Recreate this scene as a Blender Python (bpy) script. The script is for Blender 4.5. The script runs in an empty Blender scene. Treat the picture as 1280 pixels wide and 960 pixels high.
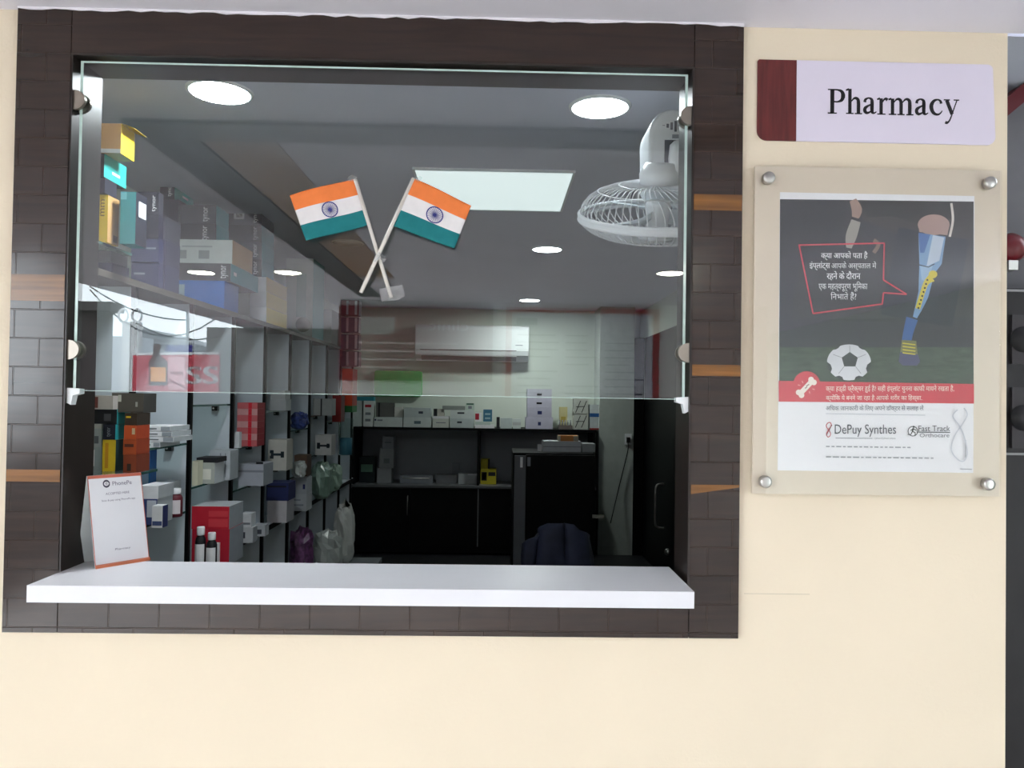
import bpy, math, random
from mathutils import Vector, Matrix
random.seed(7)
SC = bpy.context.scene
COL = SC.collection
PI = math.pi

# ------------------------------------------------------------------ camera, sky, exposure
CAM = Vector((0.0, -1.65, 1.45))
FPX = 962.0
yaw, pitch, roll = math.radians(1.0856), math.radians(0.9911), math.radians(0.8326)
FW = Vector((math.sin(yaw)*math.cos(pitch), math.cos(yaw)*math.cos(pitch), math.sin(pitch)))
_r = Vector((math.cos(yaw), -math.sin(yaw), 0)); _u = _r.cross(FW)
RT = math.cos(roll)*_r + math.sin(roll)*_u
UP = -math.sin(roll)*_r + math.cos(roll)*_u
cd = bpy.data.cameras.new('camera'); cam = bpy.data.objects.new('camera', cd); COL.objects.link(cam)
cd.sensor_width = 36; cd.lens = FPX/1280*36; cd.clip_start = .02; cd.clip_end = 200
cam.matrix_world = Matrix(((RT.x, UP.x, -FW.x, CAM.x), (RT.y, UP.y, -FW.y, CAM.y), (RT.z, UP.z, -FW.z, CAM.z), (0, 0, 0, 1)))
SC.camera = cam
SKY = 10.0          # overcast daylight
W = bpy.data.worlds.new('world'); SC.world = W; W.use_nodes = True
W.node_tree.nodes['Background'].inputs[0].default_value = (.86, .94, 1.0, 1)
W.node_tree.nodes['Background'].inputs[1].default_value = SKY
sd_ = bpy.data.lights.new('added_sun', 'SUN'); sd_.energy = 9.0; sd_.angle = math.radians(12); sd_.color = (1, .97, .93)
so_ = bpy.data.objects.new('added_sun', sd_); COL.objects.link(so_); so_.location = (-6, -3, 6); so_.rotation_euler = Vector((1, -.35, -.62)).to_track_quat('-Z', 'Y').to_euler()  # soft sunlight added so the lobby floor bounces light upward
SC.view_settings.view_transform = 'Standard'; SC.view_settings.look = 'None'
SC.view_settings.gamma = 1; SC.view_settings.use_curve_mapping = False
SC.view_settings.exposure = 0.06
ROOM_LED = 165.0; PANEL_LED = .8; LOBBY_LED = 90.0
SC.cycles.max_bounces = 10; SC.cycles.transparent_max_bounces = 16; SC.cycles.caustics_reflective = False
SC.cycles.sample_clamp_indirect = 6

# ------------------------------------------------------------------ measuring helpers (camera solved from the photograph)
def ray(px, py):
    return FW + RT*((px-640)/FPX) - UP*((py-480)/FPX)
def atY(px, py, Y):
    d = ray(px, py); return CAM + d*((Y-CAM.y)/d.y)
def atX(px, py, X):
    d = ray(px, py); return CAM + d*((X-CAM.x)/d.x)
def atZ(px, py, Z):
    d = ray(px, py); return CAM + d*((Z-CAM.z)/d.z)
def mir(px, py, yv):          # where a thing seen mirrored in the glass really stands
    p = atY(px, py, yv); return Vector((p.x, .01-p.y, p.z))

# ------------------------------------------------------------------ materials
def lin(c):
    return tuple((x/255/12.92 if x/255 <= .04045 else ((x/255+.055)/1.055)**2.4) for x in c)
MATS = {}
def mat(name, rgb, rough=.6, spec=.5, metal=0, var=.06, vscale=14, coat=0, bump=0, bscale=60, stretch=None, trans=0, srgb=True, alpha=1):
    if name in MATS: return MATS[name]
    m = bpy.data.materials.new(name); m.use_nodes = True; nt = m.node_tree; b = nt.nodes['Principled BSDF']
    c = lin(rgb) if srgb else rgb
    tc = nt.nodes.new('ShaderNodeTexCoord'); mp = nt.nodes.new('ShaderNodeMapping'); nt.links.new(tc.outputs['Object'], mp.inputs[0])
    if stretch: mp.inputs['Scale'].default_value = stretch
    n = nt.nodes.new('ShaderNodeTexNoise'); n.inputs['Scale'].default_value = vscale; n.inputs['Detail'].default_value = 4
    nt.links.new(mp.outputs[0], n.inputs['Vector'])
    r = nt.nodes.new('ShaderNodeValToRGB')
    r.color_ramp.elements[0].position = .3; r.color_ramp.elements[1].position = .7
    r.color_ramp.elements[0].color = tuple(x*(1-var) for x in c)+(1,); r.color_ramp.elements[1].color = tuple(min(1, x*(1+var)) for x in c)+(1,)
    nt.links.new(n.outputs['Fac'], r.inputs[0]); nt.links.new(r.outputs[0], b.inputs['Base Color'])
    b.inputs['Roughness'].default_value = rough; b.inputs['Metallic'].default_value = metal
    b.inputs['Specular IOR Level'].default_value = spec; b.inputs['Coat Weight'].default_value = coat; b.inputs['Coat Roughness'].default_value = .05
    b.inputs['Transmission Weight'].default_value = trans; b.inputs['Alpha'].default_value = alpha
    if bump:
        n2 = nt.nodes.new('ShaderNodeTexNoise'); n2.inputs['Scale'].default_value = bscale; nt.links.new(mp.outputs[0], n2.inputs['Vector'])
        bp = nt.nodes.new('ShaderNodeBump'); bp.inputs['Strength'].default_value = bump; bp.inputs['Distance'].default_value = .004
        nt.links.new(n2.outputs['Fac'], bp.inputs['Height']); nt.links.new(bp.outputs[0], b.inputs['Normal'])
    MATS[name] = m; return m
def C(*rgb):                  # plain printed card or plastic in one colour
    return mat('card_%d_%d_%d' % rgb, rgb, .55, .4, var=.05, vscale=30)
def emit(name, col, s):
    m = bpy.data.materials.new(name); m.use_nodes = True; nt = m.node_tree
    b = nt.nodes['Principled BSDF']; b.inputs['Base Color'].default_value = (.8, .8, .8, 1)
    b.inputs['Emission Color'].default_value = col+(1,); b.inputs['Emission Strength'].default_value = s
    MATS[name] = m; return m
def glass_mat(name, tint, haze=0, hazecol=(.8, .8, .8), ior=1.5, rough=0.0):
    m = bpy.data.materials.new(name); m.use_nodes = True; nt = m.node_tree
    for n in list(nt.nodes): nt.nodes.remove(n)
    L = nt.links.new; N = nt.nodes.new
    out = N('ShaderNodeOutputMaterial'); mix = N('ShaderNodeMixShader'); tr = N('ShaderNodeBsdfTransparent'); gl = N('ShaderNodeBsdfGlossy')
    fr = N('ShaderNodeFresnel'); geo = N('ShaderNodeNewGeometry'); mx = N('ShaderNodeMix')
    mx.inputs[2].default_value = ior; mx.inputs[3].default_value = 1/ior     # same pane reflectance from either face
    L(geo.outputs['Backfacing'], mx.inputs[0]); L(mx.outputs[0], fr.inputs['IOR'])
    tr.inputs[0].default_value = tint+(1,); gl.inputs['Roughness'].default_value = rough; gl.inputs[0].default_value = (1, 1, 1, 1)
    L(fr.outputs[0], mix.inputs[0]); L(gl.outputs[0], mix.inputs[2])
    if haze:
        df = N('ShaderNodeBsdfDiffuse'); df.inputs[0].default_value = hazecol+(1,); m2 = N('ShaderNodeMixShader'); m2.inputs[0].default_value = haze
        L(tr.outputs[0], m2.inputs[1]); L(df.outputs[0], m2.inputs[2]); L(m2.outputs[0], mix.inputs[1])
    else: L(tr.outputs[0], mix.inputs[1])
    L(mix.outputs[0], out.inputs[0]); MATS[name] = m; return m
def tile_mat(name, bricks, bw=.105, bh=.0605, off=(0, 0)):
    m = bpy.data.materials.new(name); m.use_nodes = True; nt = m.node_tree; b = nt.nodes['Principled BSDF']; L = nt.links.new; N = nt.nodes.new
    tc = N('ShaderNodeTexCoord'); sx = N('ShaderNodeSeparateXYZ'); cb = N('ShaderNodeCombineXYZ')
    L(tc.outputs['Object'], sx.inputs[0])
    L(sx.outputs[0], cb.inputs[0]); L(sx.outputs[2], cb.inputs[1])
    mp = N('ShaderNodeMapping'); mp.inputs['Location'].default_value = (off[0], off[1], 0); L(cb.outputs[0], mp.inputs[0])
    mg = N('ShaderNodeMapping'); mg.inputs['Scale'].default_value = (2, 26, 1); L(cb.outputs[0], mg.inputs[0])
    g = N('ShaderNodeTexNoise'); g.inputs['Scale'].default_value = 2.2; g.inputs['Detail'].default_value = 6; g.inputs['Distortion'].default_value = .8
    L(mg.outputs[0], g.inputs['Vector'])
    r = N('ShaderNodeValToRGB'); r.color_ramp.elements[0].color = lin((42, 31, 27))+(1,); r.color_ramp.elements[1].color = lin((56, 42, 36))+(1,)
    r.color_ramp.elements[0].position = .3; r.color_ramp.elements[1].position = .75
    L(g.outputs['Fac'], r.inputs[0])
    if bricks:
        bt = N('ShaderNodeTexBrick'); bt.inputs['Scale'].default_value = 1; bt.inputs['Brick Width'].default_value = bw; bt.inputs['Row Height'].default_value = bh
        bt.inputs['Mortar Size'].default_value = .0016; bt.inputs['Mortar Smooth'].default_value = .6; bt.offset = .5
        bt.inputs['Color1'].default_value = (1, 1, 1, 1); bt.inputs['Color2'].default_value = (.86, .85, .84, 1); bt.inputs['Mortar'].default_value = (1.45, 1.45, 1.45, 1)
        L(mp.outputs[0], bt.inputs['Vector'])
        ml = N('ShaderNodeMix'); ml.data_type = 'RGBA'; ml.blend_type = 'MULTIPLY'; ml.inputs[0].default_value = 1
        L(r.outputs[0], ml.inputs[6]); L(bt.outputs['Color'], ml.inputs[7]); L(ml.outputs[2], b.inputs['Base Color'])
        bp = N('ShaderNodeBump'); bp.inputs['Strength'].default_value = .9; bp.inputs['Distance'].default_value = .0025; bp.invert = True
        L(bt.outputs['Fac'], bp.inputs['Height'])
        n2 = N('ShaderNodeTexNoise'); n2.inputs['Scale'].default_value = 9; n2.inputs['Detail'].default_value = 1; L(cb.outputs[0], n2.inputs['Vector'])
        bp2 = N('ShaderNodeBump'); bp2.inputs['Strength'].default_value = .25; bp2.inputs['Distance'].default_value = .004
        L(n2.outputs['Fac'], bp2.inputs['Height']); L(bp.outputs[0], bp2.inputs['Normal']); L(bp2.outputs[0], b.inputs['Normal'])
    else: L(r.outputs[0], b.inputs['Base Color'])
    b.inputs['Roughness'].default_value = .16; b.inputs['Specular IOR Level'].default_value = .5
    MATS[name] = m; return m

# ------------------------------------------------------------------ mesh builder
class MB:
    def __init__(s): s.v = []; s.f = []; s.m = []; s.mats = []; s.sm = []
    def mi(s, m):
        if m not in s.mats: s.mats.append(m)
        return s.mats.index(m)
    def add(s, vs, fs, m, smooth=False):
        o = len(s.v); s.v += [tuple(v) for v in vs]; k = s.mi(m)
        for f in fs: s.f.append([i+o for i in f]); s.m.append(k); s.sm.append(smooth)
        return s
    def box(s, x0, x1, y0, y1, z0, z1, m, faces=None):
        vs = [(x0, y0, z0), (x1, y0, z0), (x1, y1, z0), (x0, y1, z0), (x0, y0, z1), (x1, y0, z1), (x1, y1, z1), (x0, y1, z1)]
        F = {'b': (0, 3, 2, 1), 't': (4, 5, 6, 7), 'f': (0, 1, 5, 4), 'k': (2, 3, 7, 6), 'l': (3, 0, 4, 7), 'r': (1, 2, 6, 5)}
        for k, f in F.items(): s.add([vs[i] for i in f], [(0, 1, 2, 3)], (faces or {}).get(k, m))
        return s
    def quad(s, a, b, c, d, m): return s.add([a, b, c, d], [(0, 1, 2, 3)], m)
    def prism(s, pts, d, m, smooth=False):      # planar outline pushed along d
        n = len(pts); d = Vector(d); P = [Vector(p) for p in pts]; Q = [p+d for p in P]
        s.add(P+Q, [tuple(range(n))[::-1], tuple(range(n, 2*n))]+[(i, (i+1) % n, n+(i+1) % n, n+i) for i in range(n)], m, smooth); return s
    def tube(s, pts, r, m, n=8, closed=False, cap=True):
        P = [Vector(p) for p in pts]; N = len(P); rs = r if isinstance(r, (list, tuple)) else [r]*N
        vs = []; prev = None
        for i in range(N):
            a = P[(i-1) % N] if (closed or i > 0) else P[i]; b = P[(i+1) % N] if (closed or i < N-1) else P[i]
            t = (b-a).normalized()
            if prev is None:
                q = Vector((0, 0, 1)) if abs(t.z) < .9 else Vector((1, 0, 0)); u = t.cross(q).normalized()
            else: u = (prev - t*prev.dot(t)).normalized()
            prev = u; w = t.cross(u)
            vs += [P[i]+(u*math.cos(2*PI*k/n)+w*math.sin(2*PI*k/n))*rs[i] for k in range(n)]
        fs = []
        for i in range(N if closed else N-1):
            j = (i+1) % N
            for k in range(n): fs.append((i*n+k, i*n+(k+1) % n, j*n+(k+1) % n, j*n+k))
        if cap and not closed: fs += [tuple(range(n))[::-1], tuple(range((N-1)*n, N*n))]
        return s.add(vs, fs, m, True)
    def lathe(s, prof, c, m, n=24, axis=(0, 0, 1), smooth=True):      # prof: [(r, h)]
        ax = Vector(axis).normalized(); q = Vector((1, 0, 0)) if abs(ax.x) < .9 else Vector((0, 1, 0)); u = ax.cross(q).normalized(); w = ax.cross(u); c = Vector(c)
        vs = [c+ax*h+(u*math.cos(2*PI*k/n)+w*math.sin(2*PI*k/n))*r for r, h in prof for k in range(n)]
        fs = [(i*n+k, i*n+(k+1) % n, (i+1)*n+(k+1) % n, (i+1)*n+k) for i in range(len(prof)-1) for k in range(n)]
        fs += [tuple(range(n))[::-1], tuple(range((len(prof)-1)*n, len(prof)*n))]
        return s.add(vs, fs, m, smooth)
    def blob(s, c, r, m, crump=.25, seed=0, n=14, k=9):     # soft crumpled bag
        rnd = random.Random(seed); ph = [(rnd.uniform(0, 6), rnd.uniform(0, 6), rnd.uniform(3, 9), rnd.uniform(2, 7)) for _ in range(6)]
        vs = []; c = Vector(c)
        for i in range(k+1):
            th = PI*i/k
            for j in range(n):
                f = 2*PI*j/n; e = 1+crump*sum(math.sin(a+f*round(p))*math.sin(b+th*q) for a, b, p, q in ph)/3 + rnd.uniform(-crump, crump)*.35
                sx = math.copysign(abs(math.sin(th))**.6, 1)
                vs.append((c.x+r[0]*sx*math.cos(f)*e, c.y+r[1]*sx*math.sin(f)*e, c.z+r[2]*math.copysign(abs(math.cos(th))**.7, math.cos(th))*(e if th < PI/2 else 1)))
        fs = [(i*n+j, (i+1)*n+j, (i+1)*n+(j+1) % n, i*n+(j+1) % n) for i in range(k) for j in range(n)]
        return s.add(vs, fs, m, False)
    def build(s, name, parent=None, loc=None, bevel=0):
        me = bpy.data.meshes.new(name); L = Vector(loc) if loc else None
        v = [tuple(Vector(p)-L) for p in s.v] if loc else s.v
        me.from_pydata(v, [], s.f)
        for m in s.mats: me.materials.append(m)
        me.polygons.foreach_set('material_index', s.m); me.polygons.foreach_set('use_smooth', s.sm); me.update()
        o = bpy.data.objects.new(name, me); COL.objects.link(o)
        if parent is not None:
            o.parent = parent
            if loc: o.location = L-parent.location
            else: o.matrix_parent_inverse = Matrix.Translation(-parent.location)
        elif loc: o.location = L
        if bevel:
            b = o.modifiers.new('bevel', 'BEVEL'); b.width = bevel; b.segments = 3; b.limit_method = 'ANGLE'
        return o
def tag(o, label, cat, group=None):
    o['label'] = label; o['category'] = cat
    if group: o['group'] = group
    return o
def struct(o): o['kind'] = 'structure'; return o
def empty(name, loc, label=None, cat=None, group=None):
    o = bpy.data.objects.new(name, None); o.empty_display_size = .02; COL.objects.link(o); o.location = loc
    if label: tag(o, label, cat, group)
    return o
def smooth(pts, n=8):
    out = []
    for i in range(len(pts)-1):
        p0, p1, p2, p3 = pts[max(i-1, 0)], pts[i], pts[i+1], pts[min(i+2, len(pts)-1)]
        for k in range(n):
            t = k/n
            out.append(tuple(.5*(2*b+(c-a)*t+(2*a-5*b+4*c-d)*t*t+(3*b-a-3*c+d)*t**3) for a, b, c, d in zip(p0, p1, p2, p3)))
    return out+[tuple(pts[-1])]
def stroke2d(mb, pts, m, T, n=6):           # pen stroke of changing width; T maps (x, y) to 3-D
    P = smooth(pts, n) if n else pts
    L = []
    for i, p in enumerate(P):
        a = P[max(i-1, 0)]; b = P[min(i+1, len(P)-1)]; dx, dy = b[0]-a[0], b[1]-a[1]; l = math.hypot(dx, dy) or 1
        nx, ny = -dy/l*p[2]/2, dx/l*p[2]/2; L.append(((p[0]+nx, p[1]+ny), (p[0]-nx, p[1]-ny)))
    vs = [T(*q) for pr in L for q in pr]
    mb.add(vs, [(2*i, 2*i+1, 2*i+3, 2*i+2) for i in range(len(L)-1)], m)
FONT_CACHE = {}
def text_geo(s):
    if s not in FONT_CACHE:
        c = bpy.data.curves.new('t', 'FONT'); c.body = s; c.size = 1; c.resolution_u = 3
        o = bpy.data.objects.new('t', c); COL.objects.link(o); bpy.context.view_layer.update()
        me = o.evaluated_get(bpy.context.evaluated_depsgraph_get()).to_mesh()
        v = [(p.co.x, p.co.y) for p in me.vertices]; f = [tuple(p.vertices) for p in me.polygons]
        o.evaluated_get(bpy.context.evaluated_depsgraph_get()).to_mesh_clear(); bpy.data.objects.remove(o); bpy.data.curves.remove(c)
        FONT_CACHE[s] = (v, f)
    return FONT_CACHE[s]
def text(mb, s, m, T, x0, x1, y0, y1, bold=0):      # text fitted to a box in the plane given by T
    v, f = text_geo(s)
    if not v: return
    a = min(p[0] for p in v); b = max(p[0] for p in v); c = min(p[1] for p in v); d = max(p[1] for p in v)
    for k in ([0] if not bold else [-bold, 0, bold]):
        mb.add([T(x0+(p[0]-a)/(b-a)*(x1-x0)+k, y0+(p[1]-c)/(d-c)*(y1-y0)) for p in v], f, m)

# ------------------------------------------------------------------ shared materials
cream = mat('cream_wall_paint', (229, 215, 192), .75, .3, var=.025, vscale=2.5, bump=.15, bscale=120)
ceil_m = mat('lilac_white_ceiling_paint', (236, 233, 242), .9, .2, var=.02, vscale=3)
lobby_white = mat('lobby_wall_paint', (238, 236, 236), .8, .2, var=.02, vscale=3)
room_white = mat('room_wall_paint', (214, 222, 212), .85, .2, var=.03, vscale=3)
room_ceil = mat('room_ceiling_paint', (200, 203, 217), .9, .2, var=.02, vscale=3)
floor_m = mat('pale_floor_tile', (216, 212, 210), .35, .5, var=.05, vscale=2)
dfloor = mat('dark_room_floor', (90, 86, 84), .5, .5, var=.1, vscale=4)
tileB = tile_mat('wood_look_brick_tile', True, off=(.02, .013))
tileP = tile_mat('wood_look_plain_tile', False)
amber = mat('amber_streaked', (120, 78, 34), .2, .5, var=.6, vscale=2.5, stretch=(1, 1, 18))  # amber tone varying in horizontal streaks
reveal_m = mat('dark_brown_reveal', (38, 30, 27), .35, .5, var=.2, vscale=4, stretch=(1, 6, 1))
quartz = mat('white_quartz', (222, 222, 227), .38, .5, var=.025, vscale=5)
black_lam = mat('black_laminate', (7, 7, 9), .5, .15, var=.2)
white_lam = mat('white_laminate', (200, 209, 216), .45, .4, var=.02)
grey_lam = mat('grey_laminate', (120, 124, 128), .5, .4, var=.03)
chrome = mat('brushed_steel', (190, 188, 184), .28, .5, metal=1, var=.05)
wplastic = mat('white_plastic', (232, 236, 238), .35, .5, var=.02)
bplastic = mat('black_plastic', (16, 16, 18), .35, .5, var=.1)
clear_m = glass_mat('window_glass', (.945, .96, .958), ior=1.57)
edge_m = mat('polished_green_glass_edge', (196, 222, 214), .12, .8, var=.08, vscale=20)
shelf_glass = glass_mat('shelf_glass', (.86, .93, .91), .06, (.5, .7, .65))
shelf_edge = mat('shelf_glass_edge', (60, 92, 88), .15, .7, var=.1)
white_print = mat('white_print', (236, 236, 240), .5, .3, var=.01)
ink = mat('black_ink', (22, 20, 26), .5, .3, var=.05)
bag_m = mat('thin_white_polythene', (190, 196, 192), .3, .6, var=.1)
green_bag = mat('greenish_polythene', (132, 158, 144), .3, .6, var=.12)
lead_on = emit('led_diffuser', (.90, .97, 1.0), ROOM_LED)
lead_far = emit('far_led_diffuser', (.90, .97, 1.0), ROOM_LED*.17)
panel_on = emit('led_panel_diffuser', (.86, 1, .99), PANEL_LED)
lobby_on = emit('lobby_led_diffuser', (1, .98, .8), LOBBY_LED)

# ------------------------------------------------------------------ setting: front wall, lobby, room
OX0, OX1, OZ0, OZ1 = -.914, .4145, 1.0335, 2.167      # window opening
FX0, FX1, FZ0, FZ1 = -1.027, .520, .944, 2.262        # tiled surround
LC, RC = 2.262, 2.31                                  # lobby and room ceilings
TW = .11
RX0, RX1, RY1 = -1.56, 1.40, 5.9
m = MB()
for a, b, c, d in ((-3.15, OX0, 0, 2.45), (OX1, 1.105, 0, 2.45), (OX0, OX1, 0, OZ0), (OX0, OX1, OZ1, 2.45)):
    m.box(a, b, 0, TW, c, d, cream)
a = atY(930, 742, 0); b = atY(1012, 742, 0); m.box(a.x, b.x, -.0006, 0, a.z-.0007, a.z+.0007, mat('plaster_seam', (206, 194, 172), .8, .2))
struct(m.build('wall_front'))
m = MB(); m.box(-3.25, 9, -9.5, .05, -.1, 0, floor_m); m.box(1.53, 9, .05, 8, -.1, 0, floor_m); struct(m.build('floor'))
m = MB(); m.box(-1.7, 1.5295, .0505, 6.1, -.1, 0, mat('dark_room_floor_tile', (30, 30, 33), .5, .3, var=.1, vscale=4)); struct(m.build('floor_pharmacy'))
m = MB(); m.box(-30, -3.2505, -30, 8, -.12, -.02, mat('street_asphalt', (52, 51, 50), .9, .1, var=.15)); m.box(-3.25, 9, -30, -9.5005, -.12, -.02, MATS['street_asphalt']); struct(m.build('floor_street'))
m = MB()
m.box(-3.15, 3.45, -9.5, -.0005, LC, LC+.12, ceil_m); m.box(1.1055, 3.45, -.1, .6, 3.4, 3.5, ceil_m); m.box(1.1055, 3.45, -.1, -.001, LC+.1201, 3.3999, ceil_m)
struct(m.build('ceiling'))
m = MB(); m.box(RX0-.1, RX1+.12, TW+.001, RY1+.1, RC, RC+.1, room_ceil); struct(m.build('ceiling_pharmacy'))
m = MB(); m.box(RX0-.1, RX0, TW+.001, RY1, 0, RC, room_white); struct(m.build('wall_left'))
m = MB(); m.box(RX0-.1, RX1+.12, RY1, RY1+.1, 0, RC, room_white); struct(m.build('wall_back'))
m = MB(); m.box(1.0, 1.105, TW+.001, .75, 0, RC, room_white); m.box(1.0, 1.52, .75, .86, 0, RC, room_white); m.box(RX1, RX1+.12, .86, RY1, 0, RC, room_white); struct(m.build('wall_right'))
m = MB(); p0 = atY(750, 450, 5.5); p1 = atY(793, 450, 5.5)
m.box(p0.x, p1.x, 5.5, RY1-.001, 0, RC-.001, mat('pilaster_paint', (176, 184, 178), .8, .2)); struct(m.build('trim_1'))
# lobby: opposite walls seen only as reflections, open to the street on the left and right
m = MB(); m.box(-1.36, 2.3, -5.05, -4.93, 0, LC, lobby_white); struct(m.build('wall_lobby'))
m = MB(); m.box(-3.6, -1.36, -8.0, -7.9, 0, LC, mat('lobby_end_paint', (112, 110, 108), .8, .2)); struct(m.build('wall_lobby_end'))
m = MB(); m.box(3.3, 3.4, -2.5, 1.62, 0, LC, room_white); m.box(3.3, 3.4, -9.5, -3.35, 0, LC, room_white); struct(m.build('wall_lobby_right'))
m = MB(); m.box(-3.25, -3.15, -2.05, TW, 0, LC, room_white); struct(m.build('wall_lobby_left_added'))  # unseen stub added to cut daylight on the front wall
beam = mat('dark_wood_beam', (40, 32, 30), .4, .4, var=.2, stretch=(8, 1, 1))
m = MB(); m.box(-1.13, 2.6, -.79, -.63, LC-.012, LC-.0005, beam); m.box(-1.13, -.96, -4.6, -.7905, LC-.012, LC-.0005, beam); struct(m.build('trim_2'))
m = MB(); m.box(-.955, -.72, -3.6, -.795, LC-.006, LC-.0005, mat('tan_wood_panel', (170, 130, 88), .4, .4, var=.15, stretch=(6, 1, 1))); struct(m.build('trim_3'))

m = MB(); rb_ = random.Random(3); n = 60; pl_ = []
for i in range(n+1): pl_.append((FX0+(FX1-FX0)*i/n, -.0145, LC-.002-rb_.choice((.001, .001, .002, .003, .004, .005))))
m.prism([(FX0, -.0145, LC)]+pl_+[(FX1, -.0145, LC)], (0, -.002, 0), mat('ragged_plaster', (236, 232, 238), .9, .2)); struct(m.build('trim_4'))
# ------------------------------------------------------------------ window surround (tile cladding, reveals)
w1 = empty('window_1', (0, 0, FZ0)); struct(w1)
YF = -.014
m = MB(); m.box(FX0, OX0, YF, -.0005, FZ0, FZ1-.001, tileB); m.build('tile_column', w1)
m = MB(); m.box(OX1, FX1, YF, -.0005, FZ0, FZ1-.001, tileB); m.build('tile_column', w1)
m = MB(); m.box(OX0+.0015, OX1-.0015, YF, -.0005, OZ1, FZ1-.001, tileP); m.build('tile_header', w1)
m = MB(); m.box(OX0+.0015, OX1-.0015, YF, -.0005, FZ0, OZ0-.001, tileB); m.build('tile_apron', w1)
m = MB()
RV = .004
m.box(OX0, OX0+RV, YF+.002, TW, OZ0, OZ1, reveal_m); m.box(OX1-RV, OX1, YF+.002, TW, OZ0, OZ1, reveal_m)
m.box(OX0+RV, OX1-RV, YF+.002, TW, OZ1-RV, OZ1, reveal_m); m.box(OX0+RV, OX1-RV, YF+.002, TW, OZ0, OZ0+RV, reveal_m)
m.build('reveal_lining', w1)
def strip(xa, xb, ya, yb, right, wedge=0):  # thin amber strip laid on the face of a surround column
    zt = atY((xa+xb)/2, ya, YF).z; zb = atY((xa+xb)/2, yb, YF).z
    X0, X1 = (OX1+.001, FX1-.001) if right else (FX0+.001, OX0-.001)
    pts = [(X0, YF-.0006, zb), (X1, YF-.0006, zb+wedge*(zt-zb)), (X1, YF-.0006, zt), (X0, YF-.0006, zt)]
    m = MB(); m.prism(pts, (0, .0006, 0), amber); m.build('amber_strip', w1)
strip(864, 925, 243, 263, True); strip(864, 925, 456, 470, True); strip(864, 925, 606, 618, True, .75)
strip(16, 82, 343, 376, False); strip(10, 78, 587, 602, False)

# ------------------------------------------------------------------ window pane with clamps
pane = empty('glass_pane', (-.25, .01, OZ0))
pane.parent = w1; pane.matrix_parent_inverse = Matrix.Translation(-w1.location)
GX0, GX1 = OX0+.012, OX1-.010; GZ1 = OZ1-.010; GZ0 = atY(480, 494, .004).z
m = MB(); m.box(GX0, GX1, .004, .012, GZ0, GZ1, clear_m, {'l': edge_m, 'r': edge_m, 't': edge_m, 'b': edge_m}); 
m.box(GX0, GX0+.006, .0036, .0039, GZ0, GZ1, edge_m); m.box(GX1-.006, GX1, .0036, .0039, GZ0, GZ1, edge_m); m.box(GX0+.006, GX1-.006, .0036, .0039, GZ1-.004, GZ1, edge_m); m.box(GX0+.006, GX1-.006, .0036, .0039, GZ0, GZ0+.0009, edge_m)
m.build('glass_sheet', pane)
clip_m = mat('bronze_steel_clip', (150, 142, 132), .3, .5, metal=.8, var=.05)
for cx, cy, side in ((98, 125, 1), (90, 437, 1), (862, 145, -1), (859, 441, -1)):
    c = atY(cx, cy, -.004); X = OX0+.004 if side > 0 else OX1-.004
    pts = [(X, .0015, c.z+.021*math.sin(a)) if abs(a) >= PI/2-1e-6 else (X+side*.024*math.cos(a), .0015, c.z+.021*math.sin(a)) for a in [PI/2-PI*i/14 for i in range(15)]]
    mm = MB(); mm.prism(pts, (0, -.009, 0), clip_m); mm.prism([(p[0], .0145, p[2]) for p in pts], (0, .009, 0), clip_m); mm.build('pane_clamp', pane)
for X, s in ((OX0+.004, 1), (OX1-.004, -1)):
    mm = MB(); mm.prism([(X, -.004, GZ0+.006), (X+s*.026, -.004, GZ0+.004), (X+s*.026, -.004, GZ0-.006), (X+s*.012, -.004, GZ0-.01), (X+s*.008, -.004, GZ0-.03), (X, -.004, GZ0-.026)], (0, .02, 0), wplastic)
    mm.build('corner_hook', pane)

# ------------------------------------------------------------------ white ledge
SZ1 = 1.45-.379
sl = atY(45, 747, -.13)
m = MB(); m.box(OX0+.0055, OX1-.0195, -.13, .095, OZ0+.0045, SZ1, quartz)
ledge = tag(m.build('counter_ledge', bevel=.003, loc=(-.25, 0, sl.z)), 'long white quartz counter ledge running through the pharmacy window', 'counter')

# ------------------------------------------------------------------ Pharmacy sign
S0 = Vector((.554, 0, 1.45+.5643)); SW, SH = .5223, .1763
sign = empty('name_sign', (S0.x+SW/2, 0, S0.z), 'lilac white sign with dark wood end reading Pharmacy on cream wall', 'sign')
lilac = mat('lilac_sign_face', (222, 214, 230), .35, .5, var=.01)
redwood = mat('red_brown_wood_vinyl', (96, 36, 36), .3, .5, var=.35, vscale=5, stretch=(14, 1, 1.5))
def sgn(x, y, d=.004): return Vector((S0.x+x, -d, S0.z+y))
def arc(cx, cy, r, a0, a1, n=8): return [(cx+r*math.cos(math.radians(a0+(a1-a0)*i/n)), cy+r*math.sin(math.radians(a0+(a1-a0)*i/n))) for i in range(n+1)]
wx = .0855
m = MB(); m.prism([sgn(*p) for p in [(wx, 0)]+arc(SW-.018, .018, .018, -90, 0)+arc(SW-.018, SH-.012, .012, 0, 90)+[(wx, SH)]], (0, .0035, 0), lilac); m.build('sign_face', sign)
m = MB(); m.prism([sgn(*p) for p in arc(.022, .022, .022, 180, 270)+[(wx-.0005, 0), (wx-.0005, SH), (.003, SH), (0, SH-.003)]], (0, .0035, 0), redwood); m.build('wood_end', sign)
m = MB(); xo = atY(1034, 130, -.004).x-S0.x; yo = atY(1110, 143.5, -.004).z-S0.z; kx = .0725; ky = .0805; pen = [0.0]
def Ts(x, y): return sgn(xo+(pen[0]+x)*kx, yo+y*ky, .0046)
def st(*p, n=6): stroke2d(m, [(q[0], q[1], q[2]*1.14+.006) for q in p], ink, Ts, n)
def stem(x, y0, y1, w): st((x, y0, w), (x, y1, w), n=0)
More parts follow.
